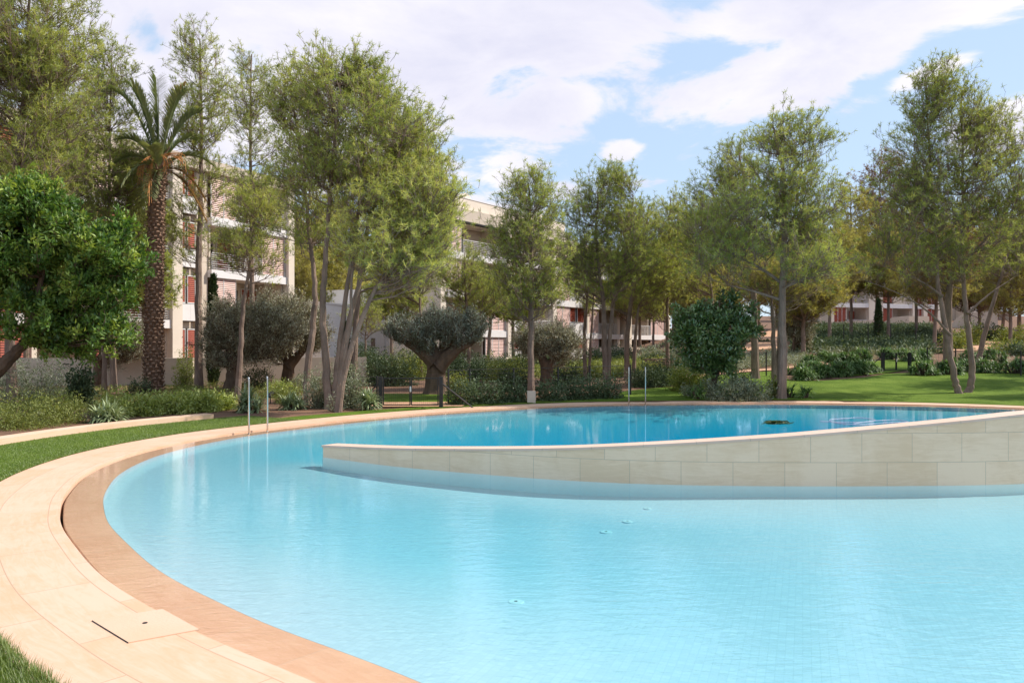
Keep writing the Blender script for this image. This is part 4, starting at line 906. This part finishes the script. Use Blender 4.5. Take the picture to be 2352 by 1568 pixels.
# palm
def palm():
    D = 26; bx, by = 352, 905; base = gp(bx, by); base = np.array([(bx-CXP)/F*D, D, 0.0])
    root = empty('palm_tree', base, 'tall date palm with scaly trunk and small crown of fronds, standing left of the pool', 'palm tree')
    rng = np.random.default_rng(5)
    top = W(362, 405, D); H = top[2]; tb = MB(); n = 26; zz = np.linspace(-.05, H, n)
    cx = np.interp(zz, [0, H*.5, H], [base[0], base[0]+.04, top[0]])
    rr = np.interp(zz, [0, .4, H*.55, H*.9, H], [.33, .295, .262, .235, .26])
    tb.tube(np.column_stack([cx, np.full(n, D), zz]), rr*.93, 20)
    # old leaf bases: overlapping scales in a spiral
    V = []; cnt = int(H/.115)
    for i in range(cnt):
        z = .02+i*.115
        for k in range(11):
            a = (k+.5*(i % 2))/11*2*math.pi+rng.normal(0, .06); r = np.interp(z, zz, rr); c = np.array([np.interp(z, zz, cx), D, z])
            o = np.array([math.cos(a), math.sin(a), 0]); s = np.array([-o[1], o[0], 0]); wd_ = r*.30*rng.uniform(.8, 1.1); hh_ = .14*rng.uniform(.8, 1.3); pr = rng.uniform(.04, .085)
            V += [c+o*r*.9-s*wd_, c+o*r*.9+s*wd_, c+o*(r+pr)-s*wd_*.7+np.array([0, 0, hh_*.75]), c+o*(r+pr)+s*wd_*.7+np.array([0, 0, hh_*.75]), c+o*r*.9+np.array([0, 0, hh_*1.25])]
    V = np.array(V); b = np.arange(len(V)//5)[:, None]*5
    tb.add(V, b+np.array([[0, 1, 3, 2]]), b+np.array([[2, 3, 4]])); tb.build('trunk', M['palmbark'], root)
    # boot: rough swollen top with cut stubs
    sb = MB()
    for k in range(46):
        a = rng.uniform(0, 6.28); el = rng.uniform(.2, 1.2); z = H-.35+rng.uniform(0, .95); o = np.array([math.cos(a)*math.cos(el), math.sin(a)*math.cos(el), math.sin(el)])
        p = np.array([top[0], D, z])+o*np.array([.12, .12, 0]); sb.tube([p, p+o*rng.uniform(.25, .6)], [.05, .018], 5)
    sb.build('leaf_stubs', M['palmbark'], root)
    hub = np.array([top[0]+.05, D, H+.55])
    fr = [(-100,-215,.0),(-75,-235,.2),(-12,-250,.1),(10,-235,-.3),(55,-215,.1),(90,-170,.1),(60,-120,.6),(100,-60,.5),(-60,-90,-.6),(-90,-40,-.3),(-45,10,-.8),(70,10,.9),(30,-60,-1.2),(-30,-120,1.2),(20,40,-.9),(-70,50,.5),(80,60,.6),(35,-235,.4),(-45,-215,-.3),(75,-195,-.6)]
    for i, (dx, dy, dd) in enumerate(fr):
        tip = np.array([hub[0]+dx*D/F, D+dd*1.4, hub[2]+(-dy-60)*D/F]); L = np.linalg.norm(tip-hub)
        mid = hub+(tip-hub)*.5+np.array([0, 0, .22*L*(1 if abs(dx) > 30 else .2)+.25]); P = bez(hub-np.array([0, 0, .4]), mid, tip, 14)
        fb = MB(); fb.tube(P, np.linspace(.028, .006, 14), 5)
        m = 88; t = np.linspace(.13, 1, m); k = t*13; i0 = np.minimum(k.astype(int), 12); B = P[i0]+(P[i0+1]-P[i0])*(k-i0)[:, None]; T = unit(P[i0+1]-P[i0])
        side = unit(np.cross(T, [0, 0, 1.])+np.array([1e-3, 0, 0])); upv = np.cross(side, T); RT = []; DR = []; LL = []
        for sgn in (-1, 1):
            RT.append(B); DR.append(unit(T*.9+side*sgn*.75+upv*.35+rng.normal(size=(m, 3))*.08)); LL.append(.44*np.sin(np.clip(t*1.25, .2, 1.35)*2.0)**.7*rng.uniform(.8, 1.1, m)+.08)
        Vv, Qq = blades(rng, np.vstack(RT), np.vstack(DR), np.concatenate(LL), .042, .35, 3)
        fb.add(Vv, Qq); dry = i in (11, 16, 17)
        o = fb.build('frond', M['drypalm' if dry else 'palm'], root)
        a = o.data.attributes.new('tint', 'FLOAT', 'POINT'); a.data.foreach_set('value', np.clip(rng.normal(.5+(.25 if i > 9 else 0), .18, len(o.data.vertices)), 0, 1).astype(np.float32))
    # hanging orange fruit stalks
    for k, (dx, dy) in enumerate([(-25, 40), (30, 20), (62, 5), (-8, 85)]):
        fb = MB(); p0 = hub+np.array([dx*.3*D/F, -.25, .1])
        for q in range(13):
            e = p0+np.array([dx*D/F*.8+rng.normal(0, .07), -.25+rng.normal(0, .1), -dy*D/F-.25+rng.normal(0, .16)]); fb.tube(bez(p0, (p0+e)/2+np.array([dx*D/F*.5, -.1, .12]), e, 5), .008, 3, False)
        fb.build('fruit_stalk', M['fruit'], root)
M['fruit'] = mat_plain('orange_stalk', (.55, .20, .05), (.5, .26, .1), 5, .7, 0)
palm()
# smaller second palm head behind
# carob at left
D = 17.5
tree('large dense dark-green carob tree filling the left side of the picture', 'carob tree', [[np.array([-12.6, D, -.03]), W(-40,880,D), W(20,825,D), W(70,760,D), W(100,600,D)], [W(20,825,D), W(120,720,D), W(200,620,D)], [W(-20,850,D), W(-10,700,D), W(20,520,D)]],
     PB(D, (60,545,115,105,2.2),(110,620,130,110,2.2),(-20,600,100,130,1.4),(262,605,58,58,1.0),(240,560,45,50,.5),(215,700,80,62,1.1),(90,740,110,60,1.0),(75,470,62,44,.7),(255,770,45,36,.5)), 31, kind='leaf', nprim=250, leafmat='carob', bark='barkdark', r0=.26,
     name='carob_tree', sub=2.4, subl=.55, tw=4, nn=13, ln=.125, wd=.05, twl=.14, rise=.3, ups=.35, tintb=.05)
# glossy citrus
D = 24.5
tree('small glossy dark-leaved citrus tree with a leaning trunk beside the right lawn', 'citrus tree', [[gp(1628,912)-[0,0,.03], W(1640,870,D), W(1652,820,D), W(1650,740,D), W(1652,690,D)], [W(1650,830,D), W(1690,800,D), W(1715,770,D)]],
     PB(D, (1612,755,56,56,2),(1660,722,36,34,.8),(1680,770,55,48,1.4),(1590,800,45,36,.8),(1640,800,50,40,1.0),(1715,745,26,26,.4),(1598,825,48,34,.9),(1672,838,34,20,.4)), 41, kind='leaf', nprim=105, leafmat='citrus', bark='barkdark', r0=.14, name='citrus_tree', sub=2.3, subl=.42, tw=4, nn=10, ln=.15, wd=.06, twl=.16, rise=.3, ups=.25)
# olives
def olive(lab, D, trunk, bl, seed, npm=110, lm='olive', r0=.3, bark='barkdark', **k):
    a = dict(kind='leaf', leafmat=lm, bark=bark, r0=r0, name='olive_tree', sub=2.8, subl=.5, tw=6, nn=8, ln=.08, wd=.024, twl=.26, rise=.3, ups=.35, group='old olive trees'); a.update(k)
    st = [ST(D, *trunk[0])]+[[W(x, y, D) for x, y in s] for s in trunk[1:]]
    tree(lab, 'olive tree', st, PB(D, *bl), seed, nprim=npm, **a)
olive('old olive tree with broad brown trunk directly left of the curved pine', 27, [[(528,905),(535,860),(528,800),(520,750)], [(533,840),(560,790),(600,740)]], [(525,790,60,62,1.6),(580,755,75,58,1.8),(640,770,62,58,1.4),(510,735,34,34,.5)], 51, 250, r0=.34)
olive('old olive tree with a dark twisted trunk before the cream garden wall', 29, [[(660,888),(662,850),(664,810),(668,770)], [(662,840),(690,810),(705,780)]], [(660,745,70,55,1.6),(705,770,45,50,1.2),(640,705,50,30,.6),(620,795,45,34,.8)], 52, 210, r0=.33)
olive('flat-topped blue-grey olive tree with a massive dark trunk behind the garden gate', 26, [[(1000,888),(1000,850),(1000,810),(985,780)], [(1000,830),(960,800),(925,785)], [(1004,840),(1050,800),(1085,790)], [(1002,820),(1020,790),(1025,770)]], [(950,768,62,32,1.4),(1010,760,60,34,1.4),(1065,765,56,32,1.2),(1000,795,70,20,.5)], 53, 200, 'oliveb', r0=.46, ups=.75)
olive('round grey olive tree with forked trunk right of the middle pine', 28, [[(1254,872),(1254,845),(1240,810),(1225,785)], [(1256,850),(1275,820),(1290,800)]], [(1225,790,45,34,1.2),(1270,785,55,34,1.4),(1300,805,35,32,.8)], 54, 120, 'olive', r0=.30, tintb=.12)
olive('pale olive tree half hidden between the carob and the palm trunk', 30, [[(228,905),(226,860),(230,820),(250,790)]], [(275,790,45,50,1.4),(215,790,45,35,.8),(300,760,30,36,.6)], 55, 80, 'olive', r0=.30, tintb=.1)
olive('loose pale-brown olive in the shade below the far right building', 45, [[(1822,800),(1824,770),(1825,740)]], [(1822,740,40,40,1.4),(1840,770,30,26,.8)], 56, 60, 'olive', r0=.14, ln=.11, wd=.04, tintb=.1, name='olive_tree')
# cypresses
def cypress(lab, px, py, tp, hw, D, seed):
    b = np.array([(px-CXP)/F*D, D, 0.]); b[2] = hgt(b[0], b[1]); H = CH-(tp-HZ)*D/F-b[2]; rng = np.random.default_rng(seed); root = empty('cypress', b, lab, 'cypress', 'columnar cypresses')
    tb = MB(); tb.tube([b+[0, 0, -.03], b+[0, 0, H*.9]], [.09, .02], 7); tb.build('trunk', M['barkdark'], root)
    n = int(900*H/3); t = rng.uniform(.03, 1, n); a = rng.uniform(0, 6.28, n); r = hw*D/F*np.sin(np.clip(t, 0, 1)**.6*math.pi*.92+.15)**.6*rng.uniform(.6, 1.05, n)
    P = b+np.column_stack([np.cos(a)*r, np.sin(a)*r, t*H]); d = unit(np.column_stack([np.cos(a)*.5, np.sin(a)*.5, np.full(n, 1.3)]))
    V, Q = leaves(rng, P, d, 7, .12, .035, .5, .1, .4, .03); mesh_np('crown', V, [Q], M['cypress'], root, False, np.repeat(np.clip(rng.normal(.5, .2, n*7), 0, 1), 4))
cypress('narrow dark columnar cypress before the pale sunlit slats of the left building', 490, 885, 632, 14, 31, 61)
cypress('short narrow cypress among the trunks of the big pine clump', 794, 870, 742, 10, 27, 62)
cypress('very dark columnar cypress before the far right building wall', 2018, 780, 688, 10, 56, 63)
# ---------------------------------------------------------------- shrubs: (label, px, base py or None, D, half width px, top py, options)
def B(lab, px, D, hw, top, seed, rz=1.0, **k):
    x = (px-CXP)/F*D; z = float(hgt(x, D)); H = CH-(top-HZ)*D/F-z; w_ = hw*D/F
    area = w_*H; k.setdefault('n', int(min(22000, max(500, k.pop('dens', 1.0)*4200*(w_*max(H, .3)*2)))))
    return bush(lab, 'shrub', (x, D, z), (w_, min(w_, 1.4)*rz*.9, H/1.0), seed, **k)
FE = dict(leafmat='feather', ln=.07, wd=.018, up=.8, rag=.3, nl=7)
LM = 'feather'
B('tall feathery yellow-green shrub at the left edge behind the kerb wall', 30, 15.9, 110, 905, 101, dens=1.5, low=.3, **FE)
B('feathery green shrub behind the kerb, left of the big spiky aloe', 128, 16.9, 66, 895, 102, dens=1.5, low=.3, **FE)
B('loose silvery shrub in front of the cream wall at far left', 75, 21.5, 105, 812, 103, leafmat='grey', ln=.07, wd=.02, rag=.35, dens=.9, low=.3)
B('dark upright shrub with glossy leaves behind the feathery shrubs', 186, 21, 30, 850, 104, leafmat='darkbush', ln=.10, wd=.045, dens=1.1)
for i, (px, hw, tp, lab) in enumerate(((262, 42, 905, 'left end of the light green leafy hedge, by the aloe'), (330, 52, 900, 'light green leafy hedge shrub left of and before the palm base'), (400, 50, 898, 'light green leafy hedge shrub right of the palm base'), (462, 48, 888, 'tallest light green hedge shrub left of the ladder'), (512, 34, 905, 'right end of the light green leafy hedge, by the ladder'))):
    B(lab, px, 18.2+i*.55, hw, tp, 110+i, leafmat='hedge', ln=.085, wd=.04, dens=1.35, group='light green leafy hedge shrubs', low=.35, tintb=.08)
def A(lab, px, D, hw, top, seed, **k):
    x = (px-CXP)/F*D; z = float(hgt(x, D)); H = CH-(top-HZ)*D/F-z; a = dict(group='grey-green spiky aloes'); a.update(k)
    rosettes(lab, a.pop('cat', 'aloe'), (x, D, z), hw*D/F*.8, hw*D/F*.7, H, seed, **a)
A('spiky grey-green aloe clump beside the kerb wall at left', 246, 17.0, 44, 928, 121, nros=16, tintb=.1)
A('large spiky aloe clump behind the left pool ladder', 576, 19.6, 44, 893, 122, nros=18, ln=.42, tintb=-.1)
A('low spiky aloe clump just right of the left pool ladder', 672, 20.4, 33, 918, 123, nros=12)
A('spiky aloe clump directly left of the garden gate', 845, 20.3, 28, 902, 124, nros=12)
B('feathery shrub at the foot of the big pine clump, left side', 735, 21, 40, 850, 131, leafmat='grey', ln=.06, wd=.02, dens=1.1, rag=.3)
B('tall loose grey-green shrub at the foot of the big pine clump, right side', 800, 20.9, 46, 842, 132, leafmat='grey', ln=.065, wd=.024, dens=1.2, rag=.3)
B('small twiggy shrub at the base of the big pine clump', 768, 19.8, 24, 905, 133, leafmat='grey', ln=.05, wd=.014, dens=.5, rag=.4, tintb=.15)
B('yellow-green shrub between the two left olive trunks', 640, 25, 40, 872, 134, leafmat='hedge', dens=.8, ln=.07, wd=.03)
B('green shrub between the leaning young pine and the curved pine', 660, 22.5, 34, 888, 135, leafmat='feather', dens=.9)
B('climbing green shrub against the cream wall right of the palm', 425, 29, 24, 812, 136, leafmat='feather', dens=1.0, rag=.3)
B('dark shrub against the cream wall before the leaning pine', 590, 28.5, 40, 838, 137, leafmat='darkbush', dens=.7)
B('round green shrub on the right of the second olive trunk', 700, 28, 40, 858, 138, leafmat='grey', dens=.8)
B('low dark shrub behind the palm foot', 320, 25, 30, 868, 139, leafmat='darkbush', dens=.8)
HB = [(1065,21.9,38,868,'grey-leaved end of the dark hedge right of the garden gate'),(1120,22.3,40,872,'dark hedge shrub, second from the garden gate'),(1178,22.8,36,868,'dark hedge shrub left of the stone post'),
      (1262,23.3,36,872,'dark hedge shrub right of the stone post'),(1322,23.8,42,865,'dark hedge shrub before the grey round olive'),(1385,24.2,44,862,'right end of the dark hedge, left of the right ladder')]
for i, (px, D, hw, tp, lab) in enumerate(HB): B(lab, px, D, hw, tp, 140+i, leafmat='darkbush', ln=.075, wd=.034, dens=1.1, group='dark glossy hedge shrubs', low=.35, tintb=.12, rag=.22)
MID = [(900,31,42,820,'darkbush','dark shrub behind the garden gate, left'),(865,34,34,806,'darkbush','dark shrub at the end of the cream garden wall'),(940,36,40,818,'feather','green shrub beyond the garden gate'),(1075,30,40,830,'darkbush','dark shrub right of the massive olive trunk'),
       (1105,36,44,822,'darkbush','dark shrub before the lit slatted panel of the middle apartments'),(1165,34,40,826,'feather','green shrub left of the middle pine trunk'),(1185,28,34,850,'darkbush','dark shrub at the left foot of the middle pine'),(1300,32,34,840,'darkbush','dark shrub right of the round grey olive'),
       (1050,27,22,862,'lime','small bright green shrub beside the right gate post'),(1345,36,30,838,'feather','green shrub among the thin dark stems'),(1420,36,36,842,'feather','green shrub beside the forked broad pine'),(1500,29,42,848,'darkbush','dark rounded shrub behind the right ladder'),
       (1470,31,30,858,'grey','grey-green shrub left of the dark rounded shrub at the right ladder'),(1580,27,36,838,'lime','bright yellow-green round shrub left of the citrus tree'),(1530,30,40,830,'darkbush','upright dark shrub behind the yellow-green shrub'),(1625,27.5,26,868,'darkbush','low dark shrub between yellow-green shrub and citrus trunk'),
       (1705,27,26,862,'darkbush','dark green shrub right of the citrus tree at the lawn'),(1590,24.9,17,884,'grey','small grey round shrub below the yellow-green one'),(1690,22.9+1,62,868,'grey','wide grey-green shrub at the foot of the citrus tree'),(1778,24.3,18,862,'feather','narrow shrub pressed against the dominant pine trunk'),
       (1000,42,60,800,'darkbush','dark planting mass behind the flat-topped olive'),(1240,44,60,806,'darkbush','dark planting mass behind the round grey olive'),(820,46,40,796,'darkbush','dark shrub under the white gable wall'),(1400,50,60,804,'darkbush','dark planting mass below the right end of the apartments'),(1520,44,50,800,'grey','grey shrub at the corner of the middle apartments')]
for i, (px, D, hw, tp, lm, lab) in enumerate(MID): B(lab, px, D, hw*1.25, tp-(8 if D > 25 else 2), 160+i, leafmat=lm, ln=.05+.0022*D*.5, wd=.02+.0011*D*.5, dens=1.1 if D < 30 else .7, group='garden shrubs', rag=.25, low=.3)
# agapanthus and strap plants by the back edge
for i, (px, D, hw, tp, lab) in enumerate(((1602,23.9,26,884,'strap-leaved plant clump at the left foot of the citrus trunk'),(1660,23.9,26,892,'strap-leaved plant clump right of the citrus trunk'),(1728,23.9,26,890,'strap-leaved plant clump left of the dominant pine trunk'),
        (1812,24.4,17,888,'strap-leaved plant clump right of the dominant pine trunk'),(1852,24.2,26,890,'strap-leaved plant clump alone in its soil circle'))):
    A(lab, px, D, hw, tp, 200+i, cat='strap plant', name='strap_leaved_plant', leafmat='strap', nros=5, nbl=24, ln=.42, wd=.035, droop=1.5, group='strap-leaved plant clumps', spread=.8)
# mounded bed plants on the right lawn
MO = [(1832,860,28,842,'leftmost mounded plant at the low edge of the lawn bed'),(1848,874,24,848,'front bright-edged mounded plant in the lawn bed'),(1868,855,30,832,'mounded plant behind the front one in the lawn bed'),(1885,868,26,838,'front mounded plant, third from the left'),
      (1905,864,30,832,'large mounded plant in the centre of the lawn bed'),(1928,864,30,828,'mounded plant right of the large central one'),(1950,860,26,824,'mounded plant in the right half of the lawn bed'),(1975,860,22,830,'mounded plant left of the gate brace'),(1998,856,20,834,'small mounded plant at the gate brace'),
      (1862,836,22,818,'single mounded plant at the upper left of the bed'),(1892,830,20,808,'upper mounded plant beside the orange path'),(1918,834,24,806,'upper mounded plant behind the lawn bed, wide'),(1950,834,22,806,'upper mounded plant, fourth of the back row'),(1982,828,22,800,'upper mounded plant left of the lawn gate'),
      (2040,826,24,800,'mounded plant behind the lawn gate'),(2086,830,30,796,'tall mounded plant behind the right gate post'),(2120,828,22,800,'mounded plant right of the gate, behind'),
      (2118,862,36,828,'round dark mound right of the lawn gate'),(2160,858,30,832,'mounded plant left of the twin pine stems'),(2180,860,30,826,'mounded plant directly behind the twin pine stems'),(2215,852,26,826,'mounded plant between the twin pine and the right fence'),(2262,856,40,820,'wide mounded plant right of the twin pine'),
      (2296,846,36,808,'tall wide mounded plant near the right edge'),(2330,858,34,824,'dark mounded plant at the right picture edge'),(2226,830,26,806,'back mounded plant right of the twin stems'),(2268,824,22,798,'back mounded plant near the leaning pine foot')]
for i, (px, by, hw, tp, lab) in enumerate(MO):
    g = gp(px, by); D = g[1]; H = CH-(tp-HZ)*D/F-g[2]
    rosettes(lab, 'mounded plant', g, hw*D/F*1.05, hw*D/F*.75, max(.4, H*1.1), 230+i, nros=34, nbl=20, ln=.38, wd=.045, leafmat='strap', droop=1.6, name='mounded_plant', group='mounded plants of the lawn beds', spread=.9, tintb=.1 if i in (1, 15) else -.05)
# far planting on the slope
rng0 = np.random.default_rng(9)
FAR = [(1790,46,40,812,'grey'),(1840,60,40,770,'darkbush'),(1880,52,40,778,'darkbush'),(1930,56,50,762,'darkbush'),(1985,62,50,752,'darkbush'),(2040,66,50,748,'darkbush'),(2100,62,50,752,'darkbush'),(2160,58,46,756,'darkbush'),
       (1905,44,34,800,'grey'),(1960,46,40,797,'grey'),(2030,45,44,798,'grey'),(2095,45,44,797,'grey'),(2150,46,34,796,'darkbush'),(2200,50,34,760,'lime'),(2232,54,30,742,'lime'),(2275,60,44,744,'darkbush'),(2330,58,44,748,'feather'),
       (2320,46,50,782,'feather'),(2350,44,40,790,'darkbush'),(1740,58,34,790,'darkbush'),(1700,60,24,762,'grey'),(1620,60,40,770,'darkbush'),(1560,62,40,776,'darkbush')]
FL = ['grey mound beside the lawn path behind the dominant pine','dark shrub left below the pale brown olive','dark shrub before the left terrace wall','dark shrub under the columnar dark cypress','wide dark shrub before the curved terrace wall','dark shrub at the centre of the far terrace','dark shrub below the far balcony','dark shrub behind the thick dark trunk',
      'silver shrub row plant, left end','silver shrub before the left short wall','silver shrub between the two short walls','silver shrub before the right short wall','dark shrub right of the two short walls','bright shrub between the stems of the twin pine','bright green leafy shrub beside the upper right path','dark shrub above the upper right path','green shrub at the far end of the right path',
      'shrub inside the curve of the right path','dark shrub below the right path at the edge','clipped dark shrub under the orange side path','grey shrub at the top of the side path','dark shrub behind the citrus tree','dark shrub far behind the yellow-green shrub']
for i, ((px, D, hw, tp, lm), lab) in enumerate(zip(FAR, FL)): B(lab, px, D, hw, tp, 300+i, leafmat=lm, ln=.16, wd=.07, dens=.22, group='far slope shrubs', rag=.25, low=.3)
# silver ground cover, bed edges
def cover(name, lab, pts, n, mat, ln, wd, seed, h=.25):
    rng = np.random.default_rng(seed); A_ = np.array(G(pts)); lo, hi = A_.min(0), A_.max(0); P = rng.uniform(lo, hi, (n*4, 2)); P = P[inpoly(P, [tuple(p) for p in A_])][:n]
    hm = .5+.5*np.sin(P[:, 0]*2.1+np.sin(P[:, 1]*1.7)*2)*np.cos(P[:, 1]*1.3)
    Pz = np.column_stack([P, hgt(P[:, 0], P[:, 1])+rng.uniform(.02, 1, len(P))*h*(.4+.8*hm)]); V, Q = leaves(rng, Pz, unit(rv(rng, len(P))+[0, 0, 1.2]), 7, ln, wd, .8, ln, .3, ln*.6)
    o = mesh_np(name, V, [Q], M[mat], None, False, np.repeat(np.clip(rng.normal(.55, .2, len(P)*7), 0, 1), 4)); tag(o, lab, 'ground cover', kind='stuff')
cover('ground_cover', 'silvery low ground cover on the slope behind the citrus tree', [(1560,858),(1640,858),(1780,842),(1860,832),(1850,812),(1700,818),(1560,834)], 3500, 'grey', .10, .035, 1)
cover('ground_cover', 'low dark ground cover around the far trunks below the middle apartments', [(820,872),(1180,864),(1180,832),(820,832)], 6000, 'darkbush', .13, .055, 2, .45)
cover('ground_cover', 'low mixed ground cover behind the dark middle hedge', [(1180,868),(1520,864),(1520,832),(1180,832)], 6000, 'feather', .13, .05, 3, .45)
cover('ground_cover', 'low green ground cover on the far right slope', [(1820,815),(2140,812),(2140,752),(1820,752)], 9000, 'darkbush', .22, .09, 4, .5)
cover('ground_cover', 'sparse weeds on the red soil of the left planting bed', [(-60,980),(450,930),(700,915),(700,880),(-60,905)], 3500, 'feather', .07, .02, 5, .2)
# grass blades
def turf(lab, n, sel, ln, seed, name='grass_blades'):
    rng = np.random.default_rng(seed); i, o = sel(rng, n); i = i % NS; k0 = np.floor(i).astype(int); f = (i-k0)[:, None]; k1 = (k0+1) % NS
    P = SL[k0]*(1-f)+SL[k1]*f+(NRM[k0]*(1-f)+NRM[k1]*f)*o[:, None]; R0 = np.column_stack([P, hgt(P[:, 0], P[:, 1])+.004]); d = unit(rv(rng, n)*.6+[0, 0, 1.0])
    V, Q = blades(rng, R0, d, ln*rng.uniform(.5, 1.3, n), .0035 if ln > .04 else .006, .5, 2)
    tt = np.clip(rng.normal(.5, .22, n), 0, 1); o_ = mesh_np(name, V, [Q], M['blade'], None, False, np.repeat(tt, 6)); tag(o_, lab, 'grass', kind='stuff')
s0, s1 = seq(sl_index(-.2, 3.2), sl_index(-3.4, 6.2))
turf('uneven longer grass blades at the deck edge in the bottom left corner', 42000, lambda r, n: (r.uniform(s0, s1, n), DW-.035+r.uniform(0, 1, n)**1.6*1.2), .07, 1)
s2, s3 = seq(sl_index(-5.0, 9.0), iC)
turf('short mown grass blades of the lawn strip beside the left deck', 90000, lambda r, n: (r.uniform(s2, s3, n), DW-.01+r.uniform(0, 1, n)*1.78), .028, 2)
cover('ground_cover', 'mixed low ground cover at the far left, beyond the carob tree', [(-700,1000),(-20,960),(-20,860),(-700,860)], 9000, 'feather', .12, .04, 8, .35)
# ================================================================ camera, sun, sky
cam = bpy.data.cameras.new('camera'); co = bpy.data.objects.new('camera', cam); COL.objects.link(co)
co.location = (0, 0, CH); co.rotation_euler = (R(90), 0, 0)
cam.sensor_width = 36; cam.lens = 36*F/2352; cam.shift_y = (HZ-784)/2352; cam.clip_start = .05; cam.clip_end = 4000
scene.camera = co
SAZ, SEL = 14.0, 44.0      # sun: degrees from +X towards +Y, elevation
sd_ = Vector((math.cos(R(SAZ))*math.cos(R(SEL)), math.sin(R(SAZ))*math.cos(R(SEL)), math.sin(R(SEL))))
sl_ = bpy.data.lights.new('sun', 'SUN'); sl_.energy = 4.4; sl_.angle = R(.5); sl_.color = (1, .93, .83)
so = bpy.data.objects.new('sun', sl_); COL.objects.link(so); so.rotation_euler = (-sd_).to_track_quat('-Z', 'Y').to_euler(); so.location = (0, 0, 30)
w = bpy.data.worlds.new('World'); scene.world = w; w.use_nodes = True; nt = w.node_tree; nt.nodes.clear()
wo = nt.nodes.new('ShaderNodeOutputWorld'); bg = nt.nodes.new('ShaderNodeBackground'); nt.links.new(bg.outputs[0], wo.inputs[0])
sky = nt.nodes.new('ShaderNodeTexSky'); sky.sky_type = 'NISHITA'; sky.sun_disc = False
sky.sun_elevation = R(SEL); sky.sun_rotation = R(90-SAZ); sky.air_density = 1.0; sky.dust_density = .6; sky.ozone_density = 1.5
def mth(op, a, b=0.0, c=None):
    n = nt.nodes.new('ShaderNodeMath'); n.operation = op
    for i, v in enumerate((a, b) if c is None else (a, b, c)):
        if isinstance(v, bpy.types.NodeSocket): nt.links.new(v, n.inputs[i])
        else: n.inputs[i].default_value = v
    return n.outputs[0]
tc = nt.nodes.new('ShaderNodeTexCoord'); sep = nd(nt, 'ShaderNodeSeparateXYZ', {0: tc.outputs['Generated']})
x_, y_, z_ = sep.outputs
az = mth('ARCTAN2', x_, y_); el = mth('ARCSINE', z_)
zz = mth('ADD', mth('MAXIMUM', z_, 0.0), .16)
px_ = mth('DIVIDE', x_, zz); py_ = mth('DIVIDE', y_, zz)
cmb = nd(nt, 'ShaderNodeCombineXYZ', {0: px_, 1: py_, 2: 0.0})
n1 = nd(nt, 'ShaderNodeTexNoise', {'Vector': cmb.outputs[0], 'Scale': 2.1, 'Detail': 12.0, 'Roughness': .60, 'Distortion': .35}).outputs[0]
n2 = nd(nt, 'ShaderNodeTexNoise', {'Vector': cmb.outputs[0], 'Scale': .9, 'Detail': 3.0, 'Roughness': .5}).outputs[0]
def blob(px, py, rx, ry, tilt=0.0):
    a0 = math.atan2(px-CXP, F); e0 = math.atan2(HZ-py, math.hypot(F, px-CXP)); ra, re = rx/F, ry/F
    da = mth('SUBTRACT', az, a0); de = mth('SUBTRACT', el, e0)
    if tilt: de = mth('SUBTRACT', de, mth('MULTIPLY', da, tilt))
    u = mth('DIVIDE', da, ra); v = mth('DIVIDE', de, re)
    d = mth('SQRT', mth('ADD', mth('MULTIPLY', u, u), mth('MULTIPLY', v, v)))
    return mth('SUBTRACT', 1.0, d)
blobs = [blob(820, 70, 900, 330), blob(1330, 90, 340, 150, .05), blob(1300, 225, 190, 80), blob(1130, 400, 220, 110), blob(480, 250, 600, 200),
         blob(1960, 95, 520, 105, .32), blob(2150, 160, 170, 34, .3), blob(1437, 342, 80, 34), blob(1700, 60, 250, 60), blob(2250, 10, 260, 90), blob(2330, 270, 120, 60, .2)]
mk = blobs[0]
for b_ in blobs[1:]: mk = mth('MAXIMUM', mk, b_)
# beyond the frame, loose cloud everywhere
outm = mth('MULTIPLY', mth('SUBTRACT', n2, .50), 2.5)
frame = mth('MAXIMUM', mth('SUBTRACT', mth('ABSOLUTE', az), .66), mth('SUBTRACT', el, .46))
mk = mth('MAXIMUM', mk, mth('MINIMUM', outm, mth('MULTIPLY', frame, 3.0)))
gap = mth('MAXIMUM', mth('MULTIPLY', mth('MAXIMUM', blob(345, 75, 90, 80), 0.0), .9), mth('MULTIPLY', mth('MAXIMUM', blob(590, 110, 90, 45), 0.0), .5))
mk = mth('SUBTRACT', mk, gap)
dn = mth('ADD', mth('MULTIPLY', mk, .85), mth('MULTIPLY', mth('SUBTRACT', n1, .5), 2.7))
cl = nd(nt, 'ShaderNodeMapRange', {0: dn, 1: .0, 2: .38, 3: 0.0, 4: 1.0}, interpolation_type='SMOOTHERSTEP').outputs[0]
cl = mth('MULTIPLY', cl, .94)
# cloud colour: bright warm white edges, lilac grey bodies
shade = nd(nt, 'ShaderNodeMapRange', {0: mth('ADD', mth('MULTIPLY', n1, 1.0), mth('MULTIPLY', n2, .8)), 1: .72, 2: 1.12, 3: 0.0, 4: 1.0}).outputs[0]
cc = mixc(nt, shade, (8.3, 8.0, 8.4), (5.9, 5.9, 7.2))
skb = mixc(nt, 1.0, sky.outputs[0], (1.0, 1.0, 1.0), 'MULTIPLY')
# bright thin summer haze over the blue
skb = mixc(nt, .62, skb, (5.6, 7.2, 9.4))
fin = mixc(nt, cl, skb, cc)
nt.links.new(fin, bg.inputs[0]); bg.inputs[1].default_value = .105
scene.view_settings.view_transform = 'Standard'; scene.view_settings.look = 'None'; scene.view_settings.gamma = 1; scene.view_settings.exposure = .30
scene.render.engine = 'CYCLES'
cy = scene.cycles; cy.max_bounces = 8; cy.transparent_max_bounces = 16; cy.diffuse_bounces = 3; cy.glossy_bounces = 3; cy.use_denoising = True
cy.caustics_reflective = False; cy.caustics_refractive = False; cy.sample_clamp_indirect = 6
